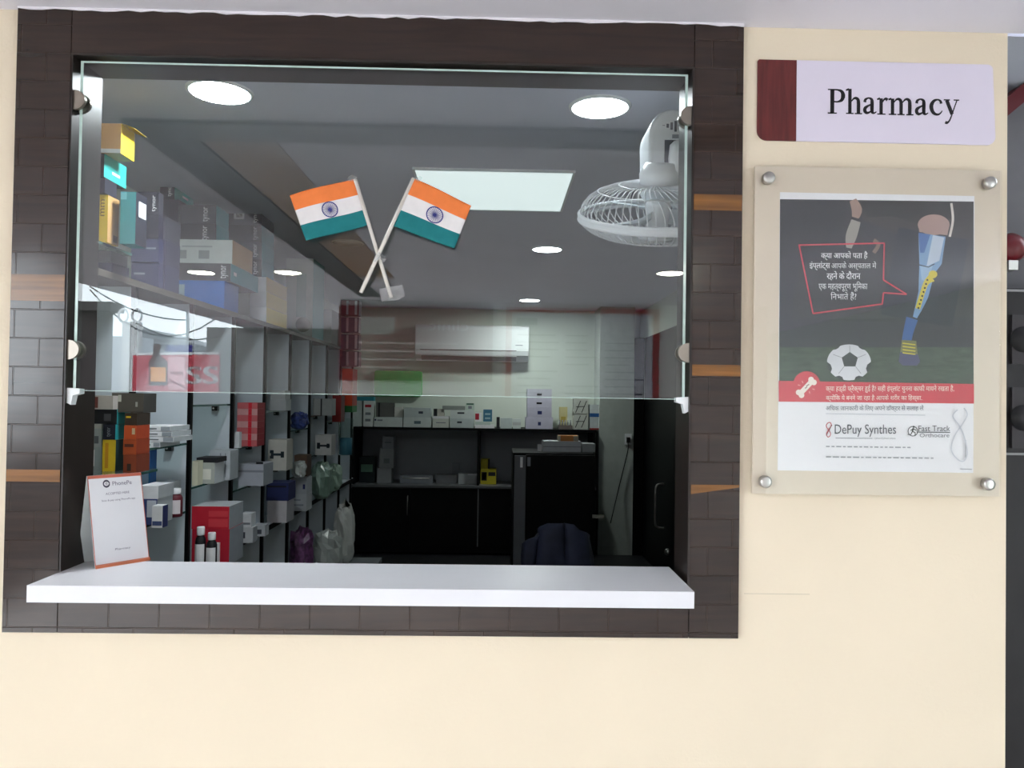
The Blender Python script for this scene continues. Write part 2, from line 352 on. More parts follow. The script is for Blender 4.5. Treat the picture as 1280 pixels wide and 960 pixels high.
def serif(x0, x1, y): st((x0, y, .024), (x1, y, .024), n=0)
def flag(x, y): st((x-.10, y-.05, .03), (x-.01, y-.022, .05), n=0)
def L_P(): stem(.15, 0, .66, .10); serif(.015, .29, .012); serif(.015, .2, .65); st((.15, .645, .03), (.3, .645, .034), (.43, .6, .075), (.475, .49, .108), (.43, .37, .075), (.31, .322, .034), (.2, .325, .03))
def arch(x0, x1): st((x0+.02, .34, .02), (x0+.09, .415, .04), (x0+.16, .43, .06), (x1-.015, .385, .078), (x1, .29, .085), (x1, .15, .085), (x1, 0, .085)); serif(x1-.11, x1+.11, .012)
def L_h(): stem(.125, 0, .68, .085); flag(.1, .69); serif(.01, .24, .012); arch(.15, .385)
def L_a():
    st((.075, .325, .075), (.095, .395, .06), (.18, .44, .034), (.265, .415, .06), (.295, .34, .085), (.295, .1, .085), (.325, .045, .06), (.37, .04, .032), (.43, .075, .02))
    st((.285, .275, .028), (.18, .23, .045), (.09, .165, .078), (.08, .09, .085), (.13, .04, .065), (.205, .05, .042), (.285, .1, .03))
def L_r(): stem(.125, 0, .44, .085); flag(.1, .46); serif(.01, .26, .012); st((.16, .33, .025), (.215, .41, .04), (.27, .43, .06), (.315, .395, .078))
def L_m(): stem(.125, 0, .44, .085); flag(.1, .46); serif(.01, .24, .012); arch(.15, .385); arch(.41, .65)
def L_c(): st((.375, .33, .07), (.355, .395, .058), (.28, .437, .034), (.17, .41, .062), (.095, .32, .092), (.08, .22, .1), (.12, .11, .086), (.2, .045, .062), (.29, .035, .042), (.36, .075, .03), (.41, .14, .02))
def L_y(): st((.1, .43, .09), (.265, .05, .09), n=0); serif(.01, .2, .437); serif(.31, .48, .437); st((.41, .43, .026), (.32, .2, .026), (.22, -.06, .032), (.165, -.15, .04), (.105, -.185, .06), (.06, -.165, .07))
for fn, adv in ((L_P, .556), (L_h, .5), (L_a, .444), (L_r, .345), (L_m, .778), (L_a, .444), (L_c, .444), (L_y, .5)): fn(); pen[0] += adv
m.build('sign_lettering', sign)

# ------------------------------------------------------------------ poster in an acrylic holder
A0 = atY(941, 617, -.024); A1 = atY(1252, 213, -.024)
poster = empty('acrylic_poster_holder', ((A0.x+A1.x)/2, 0, A0.z), 'clear acrylic wall holder on four steel standoffs showing a football knee poster', 'poster')
acr = glass_mat('front_acrylic', (.985, .985, .98), .0); acr_b = mat('frosted_back_acrylic', (218, 204, 184), .3, .5, var=.02)
m = MB(); m.box(A0.x, A1.x, -.026, -.0225, A0.z, A1.z, acr); m.build('front_sheet', poster)
m = MB(); m.box(A0.x, A1.x, -.019, -.016, A0.z, A1.z, acr_b); m.build('back_sheet', poster)
for px, py in ((960, 223), (1236, 229), (956, 602), (1234, 605)):
    c = atY(px, py, -.03); mm = MB()
    mm.lathe([(.013, 0), (.013, .010), (.012, .013), (.008, .0142)], (c.x, -.0265, c.z), chrome, 20, (0, -1, 0)); mm.lathe([(.011, 0), (.011, .0155)], (c.x, 0, c.z), chrome, 16, (0, -1, 0)); mm.build('standoff', poster)
PL = (973, 243, 1219, 246, 971, 586, 1217, 590)
Q0 = atY(972, 588, -.0196); Q1 = atY(1218, 245, -.0196)
ZK = [0]
def Tp(px, py, lay=1):        # poster print, in photograph pixels of the sheet; each inked shape lies on the one before
    p = atY(px, py, -.0196); return Vector((p.x, -.0197-.00002*ZK[0], p.z))
m = MB(); m.box(Q0.x, Q1.x, -.0196, -.0192, Q0.z, Q1.z, white_print)
def poly(lay, mm_, *pts): ZK[0] += 1; m.add([Tp(x, y, lay) for x, y in pts], [tuple(range(len(pts)))], mm_)
def ell(lay, mm_, cx, cy, rx, ry, n=24, a0=0, a1=360): poly(lay, mm_, *[(cx+rx*math.cos(math.radians(a0+(a1-a0)*i/n)), cy+ry*math.sin(math.radians(a0+(a1-a0)*i/n))) for i in range(n+(a1-a0 != 360))])
def ln(lay, mm_, w, *pts, n=0): ZK[0] += 1; stroke2d(m, [(p[0], p[1], p[2] if len(p) > 2 else w) for p in pts], mm_, lambda x, y: Tp(x, y, lay), n)
def tx(lay, mm_, s, x0, x1, yt, yb, bold=0):
    for k in ((0, bold) if bold else (0,)): ZK[0] += 1; text(m, s, mm_, lambda x, y: Tp(x+k, -y, lay), x0, x1, -yb, -yt)
pdark = mat('poster_night_sky', (38, 40, 50), .4, .4, var=.3, vscale=5, stretch=(1, 1, 4)); pgrass = mat('poster_grass', (54, 68, 56), .4, .4, var=.35, vscale=40, stretch=(1, 1, 3))
poly(1, pdark, (975, 249), (1217, 252), (1217, 432), (974, 432)); poly(1, pgrass, (974, 432), (1217, 432), (1217, 481), (974, 478))
poly(1.5, C(44, 44, 54), (974, 400), (1217, 404), (1217, 434), (974, 434))
poly(1.4, C(38, 40, 48), (975, 249), (1066, 250), (1060, 300), (975, 322)); poly(1.4, C(54, 51, 54), (1062, 250), (1217, 252), (1217, 300), (1120, 292), (1080, 275))
poly(1.4, C(48, 50, 55), (1000, 330), (1217, 300), (1217, 396), (985, 400))
# shorts, hand and legs
poly(1.6, C(36, 36, 40), (1075, 252), (1188, 252), (1192, 272), (1150, 280), (1115, 270), (1085, 272))
ln(1.7, C(158, 132, 122), 12, (1066, 250, 9), (1071, 262, 13), (1069, 272, 9), n=4); ln(1.7, C(150, 146, 140), 12, (1070, 276, 12), (1064, 295, 14), (1061, 310, 7), n=4)
ln(1.7, C(120, 100, 92), 5, (1092, 300), (1098, 306), (1092, 316), n=4)
poly(1.65, mat('poster_xray_card', (22, 28, 44), .4, .4, var=.1, vscale=8), (1123, 284), (1212, 300), (1190, 409), (1100, 393))
ell(1.8, C(168, 140, 134), 1167, 281, 20, 13); poly(1.8, C(168, 140, 134), (1148, 280), (1187, 280), (1184, 294), (1149, 290))
ln(1.8, C(214, 206, 200), 3, (1189, 254), (1191, 275), (1187, 296), n=5)
poly(1.9, C(120, 156, 194), (1148, 291), (1182, 296), (1177, 330), (1168, 342), (1160, 372), (1152, 388), (1146, 398), (1141, 396), (1148, 364), (1149, 330))
poly(2.0, C(66, 104, 164), (1148, 291), (1163, 293), (1155, 316), (1150, 316)); poly(2.0, C(186, 200, 216), (1166, 294), (1180, 297), (1174, 326), (1158, 333)); poly(2.0, C(150, 180, 208), (1150, 333), (1166, 331), (1160, 352), (1152, 350))
ln(2.1, ink, 1.2, (1149, 331), (1160, 334), (1168, 330))
ln(1.9, C(54, 92, 150), 15, (1140, 398, 15), (1136, 412, 13), (1133, 426, 12), n=3)
yel = C(206, 190, 60)
ln(2.3, yel, 6, (1165, 347, 11), (1158, 353, 7), (1153, 366, 6), (1147, 386, 6), n=4)
for i in range(8): ell(2.4, ink, 1159-i*1.6, 350+i*5, 1.3, 1.3, 8)
ell(2.4, ink, 1167, 343, 1.5, 1.5, 8); ell(2.35, yel, 1166, 343, 5.5, 5, 12)
poly(2.2, C(112, 112, 70), (1127, 425), (1145, 426), (1147, 444), (1125, 441)); poly(2.2, C(70, 70, 104), (1125, 440), (1147, 443), (1150, 452), (1146, 457), (1128, 457), (1123, 452))
for i in range(4): ln(2.3, yel, 1.3, (1128, 429+i*4), (1144, 431+i*4))
# football
ell(2, mat('poster_ball_white', (206, 208, 214), .4, .4, var=.12, vscale=10), 1061, 453, 27.5, 22.5, 36)
kb = C(44, 48, 54)
poly(2.2, kb, (1062, 440), (1072, 447), (1069, 458), (1055, 458), (1052, 447))
def rim(a0, a1, depth):
    n = 8; P_ = [(1061+27.6*math.cos(math.radians(a0+(a1-a0)*i/n)), 453+22.6*math.sin(math.radians(a0+(a1-a0)*i/n))) for i in range(n+1)]
    mid = math.radians((a0+a1)/2); w_ = math.radians((a1-a0)*.22)
    poly(2.2, kb, *P_, *[(1061+27.6*depth*math.cos(mid+q), 453+22.6*depth*math.sin(mid+q)) for q in (w_, -w_)])
rim(-2, 34, .84); rim(146, 182, .84); rim(52, 76, .86); rim(104, 128, .86); rim(-66, -44, .93); rim(-136, -114, .93)
gs = C(150, 152, 160)
for a_, b_ in (((1062, 440), (1062, 432)), ((1072, 447), (1082, 443)), ((1069, 458), (1076, 467)), ((1055, 458), (1048, 467)), ((1052, 447), (1041, 443))): ln(2.1, gs, .8, a_, b_)
# speech outline and its words
pr = C(206, 66, 84)
ln(2.2, pr, 1.8, (998, 306.5), (1105.5, 304)); ln(2.2, pr, 1.8, (1105, 304), (1104, 350)); ln(2.2, pr, 1.8, (1104, 350), (1133, 368)); ln(2.2, pr, 1.8, (1133, 368), (1104, 366)); ln(2.2, pr, 1.8, (1104, 366), (1102.5, 380)); ln(2.2, pr, 1.8, (1103, 380), (1016, 392)); ln(2.2, pr, 1.8, (1016, 392), (998.5, 306))
wi = C(226, 226, 230)
tx(2.4, wi, 'क्या आपको पता है', 1026, 1084, 314, 325.5, .25); tx(2.4, wi, 'इंप्लांट्स', 1011.5, 1037, 327, 338, .25); tx(2.4, wi, 'आपके अस्पताल में', 1039, 1095, 327, 338)
tx(2.4, wi, 'रहने के दौरान', 1033, 1075, 339, 350.5, .25); tx(2.4, wi, 'एक महत्वपूर्ण भूिमका', 1023, 1084, 352, 364.5); tx(2.4, wi, 'िनभाते हैं?', 1038, 1070, 365, 376)
# red band with bone badge
band = C(206, 62, 78)
poly(2, band, (973, 476), (1217, 480), (1217, 504.5), (973, 502)); ell(2.05, band, 1008, 481, 17, 17)
bw = C(238, 226, 216)
ln(2.3, bw, 6.5, (1001, 491), (1014, 477)); [ell(2.3, bw, x, y, 3.6, 3.6, 14) for x, y in ((998, 490.5), (1001.5, 494), (1013.5, 474.5), (1017, 478))]
ln(2.4, C(120, 50, 54), 1, (1006, 485.5), (1008.5, 483.5), (1007.5, 482.5), (1011, 480.5))
for a, b in (((1002, 476), (1003.5, 479)), ((997, 481), (1000, 482)), ((1011, 489), (1012, 492)), ((1015, 486), (1018, 487))): ln(2.3, C(232, 150, 150), 1.2, a, b)
tx(2.3, bw, 'क्या हड्डी फ्रैक्चर हुई है? सही इंप्लांट चुनना काफी मायने रखता है,', 1032, 1192, 481, 491); tx(2.3, bw, 'क्योंिक ये बनने जा रहा है आपके शरीर का िहस्सा.', 1032, 1152, 493, 502)
gi = C(96, 104, 116)
tx(2.3, gi, 'अिधक जानकारी के िलए अपने डॉक्टर से सलाह लें', 1032, 1154, 506, 515); ln(2.2, C(190, 194, 202), .8, (1032, 517), (1156, 519))
tx(2.3, C(70, 72, 84), 'DePuy Synthes', 1043, 1119.5, 530.5, 546)
ln(2.3, C(190, 60, 70), 1, (1034, 529), (1037, 528), (1038.5, 532), (1033, 541), (1034, 546), (1037, 545), (1037.5, 541), (1032.5, 533), (1034, 529), n=4); ln(2.3, C(110, 40, 50), 1, (1039.5, 531), (1035, 539), (1032.5, 544), n=3)
ln(2.2, C(150, 152, 160), .9, (1044, 547.5), (1090, 548)); tx(2.3, C(120, 122, 130), 'a Johnson & Johnson company', 1092, 1119, 546.5, 549.5)
# running figure badge and name
ell(2.2, C(40, 40, 50), 1140.5, 539, 6.5, 6.5, 20); ell(2.25, white_print, 1140.5, 539, 5.5, 5.5, 20); ell(2.4, ink, 1141.5, 533.5, 1.3, 1.3, 10)
ln(2.4, ink, 1.8, (1141, 535), (1140, 539)); ln(2.4, ink, 1.2, (1140, 539), (1143.5, 541), (1143, 545)); ln(2.4, ink, 1.2, (1140, 539), (1138, 543), (1134, 543)); ln(2.4, ink, 1, (1141, 536), (1145, 538)); ln(2.4, ink, 1, (1141, 536), (1137.5, 538))
tx(2.3, C(56, 58, 70), 'Fast Track', 1147.5, 1187, 532, 539); ln(2.2, C(56, 58, 70), 1, (1145, 540), (1187, 540.5)); tx(2.3, C(110, 112, 120), 'Orthocare', 1149, 1186, 541.5, 546.5)
fi = C(160, 162, 168)
for y, x1 in ((558, 1139), (571, 1167)):
    x = 1032
    while x < x1:
        wd = random.uniform(3, 8); ln(2.2, fi, 1.6, (x, y+(x-1032)*.012), (min(x+wd, x1), y+(x+wd-1032)*.012)); x += wd+2.2
ln(2.2, fi, 1.4, (1206, 550), (1206, 572)); ln(2.2, fi, 1, (1199, 586), (1214, 586.5))
lg = C(206, 208, 216)
ln(2.1, lg, 1.6, (1196, 512), (1190, 520), (1198, 532), (1204, 545), (1208, 565), (1204, 576), (1196, 574), (1188, 562), (1192, 545), (1202, 530), (1208, 518), (1204, 510), n=5)
m.build('printed_poster', poster); assert ZK[0] < 138, ZK[0]

# ------------------------------------------------------------------ two hand flags taped to the pane
saff = mat('saffron_cloth', (236, 130, 72), .8, .1, var=.04, vscale=60); wcl = mat('white_cloth', (226, 222, 222), .8, .1, var=.03, vscale=60); grn = mat('teal_green_cloth', (40, 120, 124), .8, .1, var=.05, vscale=60)
navy = C(58, 62, 130); stickm = mat('white_stick', (222, 216, 208), .5, .4, var=.04); tape_m = glass_mat('clear_tape', (.93, .94, .94), .16, (.9, .9, .92), 1.5, .08)
def hand_flag(label, quad, stick, chak):
    TL, TR, BR, BL = [atY(*q, -.001) for q in quad]
    o = empty('hand_flag', atY(*stick[1], -.002), label, 'flag', 'crossed paper hand flags')
    nu, nv = 24, 18
    def S(u, v):
        p = TL.lerp(TR, u).lerp(BL.lerp(BR, u), v); return Vector((p.x, -.006-.006*math.sin(u*PI*1.5+v*1.2)-.003*v*u, p.z))
    m = MB(); vs = [S(i/nu, j/nv) for j in range(nv+1) for i in range(nu+1)]
    for j in range(nv):
        m.add([], [], saff); k = m.mi((saff, wcl, grn)[j*3//nv])
        for i in range(nu):
            a = j*(nu+1)+i; m.f.append([a, a+1, a+nu+2, a+nu+1]); m.m.append(k); m.sm.append(True)
    m.v = [tuple(v) for v in vs]
    c = m.build('cloth', o); sd = c.modifiers.new('thick', 'SOLIDIFY'); sd.thickness = .0006; sd.offset = 0
    m = MB(); cu, cv = chak; R = .155
    asp = (TL-BL).length/(TR-TL).length
    def T2(x, y): p = S(cu+x*asp, cv+y); return Vector((p.x, p.y-.0012, p.z))
    stroke2d(m, [(R*math.cos(a), R*math.sin(a), .022) for a in [2*PI*i/32 for i in range(33)]], navy, T2, 0)
    for i in range(24):
        a = 2*PI*i/24; stroke2d(m, [(.02*math.cos(a), .02*math.sin(a), .008), (R*math.cos(a), R*math.sin(a), .008)], navy, T2, 0)
    stroke2d(m, [(.014*math.cos(a), .014*math.sin(a), .026) for a in [2*PI*i/12 for i in range(13)]], navy, T2, 0)
    m.build('wheel_emblem', o)
    m = MB(); a, b = stick; m.tube([atY(*a, -.0055), atY(*b, -.0055 if a[0] < 480 else -.0195)], .0042, stickm, 10); m.build('stick', o)
    return o
hand_flag('left tricolour hand flag, its stick leaning down to the right', ((363, 245), (446, 223), (460.5, 282), (384, 302)), ((444, 224), (489, 372)), (.5, .5))
hand_flag('right tricolour hand flag, its stick leaning down to the left', ((516, 223), (589, 257), (568, 311), (493, 284)), ((517, 223), (451, 366)), (.53, .5))
for lab, q in (('crumpled clear tape patch on glass over the lower stick tips', ((474, 361), (503, 356), (506, 370), (497, 375), (477, 377))), ('clear tape scrap at top corner of the left flag', ((434, 222), (440, 218), (447, 221), (446, 226), (436, 227))),
               ('clear tape scrap at top corner of the right flag', ((519, 222), (526, 219), (529, 223), (524, 227), (519, 226))), ('clear tape strip over the crossing of the two sticks', ((466, 322), (474, 315), (484, 323), (480, 328), (473, 320), (468, 328)))):
    m = MB(); n_ = len(q); cx_ = sum(p[0] for p in q)/n_; cy_ = sum(p[1] for p in q)/n_; rr = random.Random(n_+int(cx_))
    ring = [atY(x, y, -.0225+rr.uniform(-.003, .003)) for x, y in q]; inn = [atY(cx_+(x-cx_)*.5, cy_+(y-cy_)*.5, -.0225+rr.uniform(-.005, .004)) for x, y in q]; V_ = ring+inn+[atY(cx_, cy_, -.0255)]
    m.add(V_, [f for k in range(n_) for f in ((k, (k+1) % n_, n_+(k+1) % n_), (k, n_+(k+1) % n_, n_+k), (n_+k, n_+(k+1) % n_, 2*n_))], tape_m); tag(m.build('tape_scrap', loc=atY(*q[0], -.0225)), lab, 'tape', 'tape holding the flags')

# ------------------------------------------------------------------ payment stand on the ledge
B0 = atZ(119, 711, SZ1); B1 = atZ(187, 700, SZ1)
pay = empty('payment_stand', (B0+B1)/2, 'small white tent stand with orange borders at left end of ledge', 'sign stand')
bx = (B1-B0).normalized(); nrm = Vector((bx.y, -bx.x, 0)); PWd = (B1-B0).length; PH = .2; lean = math.radians(14)
upv = (Vector((0, 0, 1))*math.cos(lean)-nrm*math.sin(lean))
def Tq(u, v, d=0): return B0+bx*(u*PWd)+upv*(v*PH)+nrm*d
org = mat('orange_red_print', (196, 104, 84), .5, .4)
m = MB(); m.prism([Tq(0, 0), Tq(1, 0), Tq(1, 1), Tq(0, 1)], -nrm*.0015, white_print); m.build('front_panel', pay)
m = MB(); 
for a, b in ((0, .035), (.965, 1)): m.quad(Tq(0, a, .0004), Tq(1, a, .0004), Tq(1, b, .0004), Tq(0, b, .0004), org)
m.quad(Tq(0, .035, .0004), Tq(.014, .035, .0004), Tq(.014, .965, .0004), Tq(0, .965, .0004), org); m.quad(Tq(.986, .035, .0004), Tq(1, .035, .0004), Tq(1, .965, .0004), Tq(.986, .965, .0004), org)
pg = C(120, 112, 134)
text(m, 'PhonePe', pg, lambda x, y: Tq(x, y, .0006), .44, .8, .875, .92); text(m, 'ACCEPTED HERE', pg, lambda x, y: Tq(x, y, .0006), .3, .74, .775, .8); text(m, 'Scan & pay using PhonePe app', pg, lambda x, y: Tq(x, y, .0006), .22, .84, .7, .725)
text(m, 'Pharmacy', pg, lambda x, y: Tq(x, y, .0006), .38, .66, .155, .185)
stroke2d(m, [(.33+.055*math.cos(a), .9+.034*math.sin(a), .02) for a in [2*PI*i/20 for i in range(21)]], C(70, 66, 84), lambda x, y: Tq(x, y, .0006), 0); text(m, 'पे', C(70, 66, 84), lambda x, y: Tq(x, y, .0006), .305, .355, .882, .918)
m.build('printed_face', pay)
bk = MB(); top0, top1 = Tq(0, .995, -.0016), Tq(1, .995, -.0016); foot = -nrm*.115
f0 = Vector((B0.x, B0.y, SZ1))+foot; f1 = Vector((B1.x, B1.y, SZ1))+foot
f0 = B0-nrm*.085; f1 = B1-nrm*.085
bk.prism([f0, f1, top1, top0], -nrm*.0015, mat('thin_white_card', (236, 244, 244), .5, .3)); bk.build('back_leg', pay)
m = MB(); m.prism([B0+nrm*.004, B1+nrm*.004, B1+nrm*.004+Vector((0, 0, .006)), B0+nrm*.004+Vector((0, 0, .006))], -nrm*.004, mat('orange_lip', (206, 118, 84), .4, .4)); m.build('base_lip', pay)

# ------------------------------------------------------------------ ceiling lamps
def downlight(px, py, lab, h=RC, on=True, r=.0815, grp='round downlights in the pharmacy ceiling', reflected=False, em=None):
    c = atZ(px, py, h)
    if reflected: c.y = .02-c.y
    o = empty('ceiling_downlight', c, lab, 'ceiling light', grp)
    m = MB(); m.lathe([(r, -.0005), (r, -.006)], c, (em or lead_on) if on else mat('unlit_diffuser', (226, 226, 230), .5, .4), 32); m.build('diffuser', o)
    m = MB(); n = 32
    vs = [(c.x+q*math.cos(2*PI*k/n), c.y+q*math.sin(2*PI*k/n), c.z-z) for q, z in ((r+.001, .0005), (r+.001, .007), (r+.009, .005), (r+.011, .0005)) for k in range(n)]
    m.add(vs, [(i*n+k, i*n+(k+1) % n, (i+1)*n+(k+1) % n, (i+1)*n+k) for i in range(3) for k in range(n)], wplastic, True); m.build('rim', o)
    return o
downlight(275, 114, 'round lit ceiling light above the stacked boxes at upper left of window')
downlight(750, 133, 'large round lit ceiling light above the wall fan', em=lead_far)
downlight(684, 311, 'middle-sized lit ceiling light right of the flags under the square panel', em=lead_far)
downlight(662, 375, 'small farthest lit ceiling light just above the air conditioner', em=emit('dimmer_led_diffuser', (.92, 1, .95), 170))
downlight(435, 303, 'unlit round ceiling light half hidden under the left flag', on=False)
for x, y in ((252, 340), (360, 340), (838, 341)): downlight(x, y, 'lobby ceiling light seen only mirrored in the window pane', LC, True, .085, 'lobby lights mirrored in the pane', True, lobby_on)
a = atZ(519, 210, RC); b = atZ(716, 213, RC); c_ = atZ(697, 262, RC)
pc = Vector(((a.x+b.x)/2, (b.y+c_.y)/2, RC)); hx = .298
o = empty('square_ceiling_panel', pc, 'square white flat panel light in the ceiling behind the right flag', 'ceiling light')
m = MB(); m.box(pc.x-hx, pc.x+hx, pc.y-hx, pc.y+hx, RC-.008, RC-.0005, panel_on); m.build('diffuser', o)
m = MB(); e = .308
for q in ((-e, -hx-.0005, -e, e), (hx+.0005, e, -e, e), (-hx, hx, -e, -hx-.0005), (-hx, hx, hx+.0005, e)): m.box(pc.x+q[0], pc.x+q[1], pc.y+q[2], pc.y+q[3], RC-.01, RC-.0005, wplastic)
m.build('frame', o)

# ------------------------------------------------------------------ left shelving wall
XS = -1.12                      # front edge of the shelving
DK = [.29+.45*k for k in range(1, 10)]
LOFT = 1.45+.345
unit = empty('wall_shelving', (-1.34, 2.3, 0), 'long white shelving wall with black edged uprights along left side of the room', 'shelving')
m = MB(); m.box(RX0+.001, RX0+.012, .13, 4.45, .02, LOFT-.021, white_lam); m.build('back_panel', unit)
for y in DK:
    m = MB(); m.box(RX0+.0125, XS-.0135, y, y+.018, 0, LOFT-.021, white_lam); u = m.build('upright', unit)
    m = MB(); m.box(XS-.0132, XS, y-.0005, y+.0185, 0, LOFT-.021, black_lam); m.build('edge_band', u)
m = MB(); m.box(RX0+.001, XS, .13, 4.45, LOFT-.02, LOFT, mat('loft_board_laminate', (96, 90, 84), .5, .3)); m.build('loft_board', unit)
LEDGE = 1.45-.652
for i, y in enumerate(DK[1:], 1):
    y1 = DK[i+1] if i+1 < len(DK) else 4.45
    if y1 - y < .05: continue
    m = MB(); m.box(RX0+.0125, XS-.004, y+.0185, y1-.0005, LEDGE-.022, LEDGE, white_lam); s_ = m.build('ledge_board', unit)
    m = MB(); m.box(XS-.0038, XS+.001, y+.0185, y1-.001, LEDGE-.024, LEDGE+.0005, black_lam); m.build('edge_band', s_)
def gshelf(bay, rel, xf=XS-.012):       # glass shelf on pins; bay b lies between DK[b-1] and DK[b]
    y0 = .135 if bay == 0 else DK[bay-1]+.019; y1 = (DK[bay] if bay < len(DK) else 4.45)-.001; z = 1.45+rel
    m = MB(); m.box(RX0+.0135, xf, y0, y1, z-.008, z, shelf_glass, {'r': shelf_edge, 'f': shelf_edge}); o = m.build('glass_shelf', unit)
    m = MB(); xx = XS-.07
    m.box(xx-.012, xx+.012, y1-.022, y1-.0005, z-.03, z-.0085, bplastic); m.lathe([(.004, 0), (.004, .004)], (xx-.005, y1-.022, z-.02), chrome, 8, (0, -1, 0)); m.build('shelf_pin', o)
    return z
Z0U = gshelf(0, .426); Z0L = gshelf(0, -.235, -1.04)
Z1A = gshelf(1, -.183); Z1B = gshelf(1, -.432)
Z2A = gshelf(2, -.045); Z2B = gshelf(2, -.352)
Z3A = gshelf(3, -.238); Z3B = gshelf(3, -.42)
Z4A = gshelf(4, -.085); Z4B = gshelf(4, -.39)
Z5A = gshelf(5, -.20); Z5B = gshelf(5, -.46)
Z6A = gshelf(6, -.13); Z6B = gshelf(6, -.376)
Z7A = gshelf(7, -.18); Z8A = gshelf(8, .2); Z8B = gshelf(8, -.12); Z8C = gshelf(8, -.42)

# ------------------------------------------------------------------ cartons
def carton(label, px, front, side=None, top=None, X=None, Y=None, z=None, x2=None, d=None, deco=(), name='carton', cat='box', group=None):
    """px = front face in the photograph; stands with its right side on the plane x=X (shelf front) or its front on y=Y."""
    x0, y0, x1, y1 = px
    b = atX(x1, y1, X) if X is not None else atY(x1, y1, Y)
    s = (b.y-CAM.y)/FPX; Wd = (x1-x0)*s
    if z is None: z = b.z
    H = (y1-y0)*s
    if d is None:
        d = .12
        if x2: d = atX(x2, y1, X if X is not None else b.x).y-b.y
    side = side or front; top = top or front
    X0, X1, Y0, Y1 = b.x-Wd, b.x, b.y, b.y+d
    m = MB(); m.box(X0, X1, Y0, Y1, z, z+H, front, {'r': side, 'l': side, 't': top})
    for q in deco:                       # printed patches: face, u0, v0, u1, v1, material
        f, u0, v0, u1, v1, mm = q[:6]; e = .0005
        if f == 'f': m.quad((X0+u0*Wd, Y0-e, z+v0*H), (X0+u1*Wd, Y0-e, z+v0*H), (X0+u1*Wd, Y0-e, z+v1*H), (X0+u0*Wd, Y0-e, z+v1*H), mm)
        elif f == 's': m.quad((X1+e, Y0+u0*d, z+v0*H), (X1+e, Y0+u1*d, z+v0*H), (X1+e, Y0+u1*d, z+v1*H), (X1+e, Y0+u0*d, z+v1*H), mm)
        elif f == 'T':                   # lettering on the front, upright
            text(m, q[6], mm, lambda x, y: Vector((x, Y0-e*1.6, y)), X0+u0*Wd, X0+u1*Wd, z+v0*H, z+v1*H)
        elif f == 'V':                   # lettering on the front, turned
            text(m, q[6], mm, lambda x, y: Vector((-y, Y0-e*1.6, x)), z+v0*H, z+v1*H, -(X0+u1*Wd), -(X0+u0*Wd))
    o = m.build(name, loc=((X0+X1)/2, (Y0+Y1)/2, z)); tag(o, label, cat, group)
    carton.box = (X0, X1, Y0, Y1, z, z+H); carton.top = z+H
    return o
def stack(z, rows, **kw):
    for r in rows:
        k = dict(kw); k.update(r[3] if len(r) > 3 else {}); carton(r[0], r[1], *r[2], z=z, **k); z = carton.top+.0006
    return z
T_ = C(48, 168, 160); D_ = C(30, 32, 46); DP = C(40, 38, 62); Y_ = C(232, 196, 46); TN = C(190, 148, 96); WH = C(214, 216, 220); GY = C(130, 134, 142)
BK = C(28, 28, 34); BL = C(24, 104, 190); OR = C(208, 88, 44); NV = C(40, 48, 96); RD = C(190, 34, 52); wt = C(235, 235, 238); LG = C(170, 174, 176)
PKT = 'stacked cartons on the left shelving'
# nearest bay, upper glass shelf
stack(Z0U, [('upright yellow and tan carton at lower left behind the pane edge', (121, 238, 134, 297), (Y_, TN, TN), dict(x2=148, deco=[('V', .3, .55, .7, .9, C(120, 90, 30), 'mm'), ('s', .5, .05, .9, .2, C(120, 84, 50))])),
            ('flat dark purple carton resting on the upright yellow carton', (119, 217, 131, 236), (DP, D_), dict(x2=146)),
            ('dark carton with bright teal end below the topmost yellow one', (118, 187, 130, 216), (D_, T_), dict(x2=158, deco=[('s', .35, .3, .7, .42, wt)]))], X=XS)
zt = carton.top+.0006
o = carton('topmost tan carton with yellow end and open flap, top left of window', (122, 149, 151, 186), TN, Y_, C(200, 176, 130), X=-1.072, z=zt, x2=168, deco=[('f', 0, 0, 1, .14, WH)], name='open_carton')
X0, X1, Y0, Y1, z0, z1 = carton.box
m = MB(); m.prism([(X1, Y0, z1), (X1, Y1, z1), (X1+.035, Y1, z1-.012), (X1+.035, Y0, z1-.012)], (0, 0, .0012), C(150, 130, 60)); m.build('lid_flap', o)
carton('tall teal carton with dark end standing beside the upright yellow carton', (150, 232, 169, 297), C(62, 150, 158), D_, X=-1.05, z=Z0U, d=.07, deco=[('f', .0, .85, .4, 1, C(120, 200, 210)), ('s', .25, .55, .9, .85, WH)])
stack(LOFT, [('low dark blue carton squeezed under the upper glass shelf at left', (122, 340, 140, 352), (C(40, 48, 84), DP)), ('thin dark grey carton on the low dark blue one at left', (120, 324, 138, 338), (C(60, 62, 72),))], X=XS, d=.1)
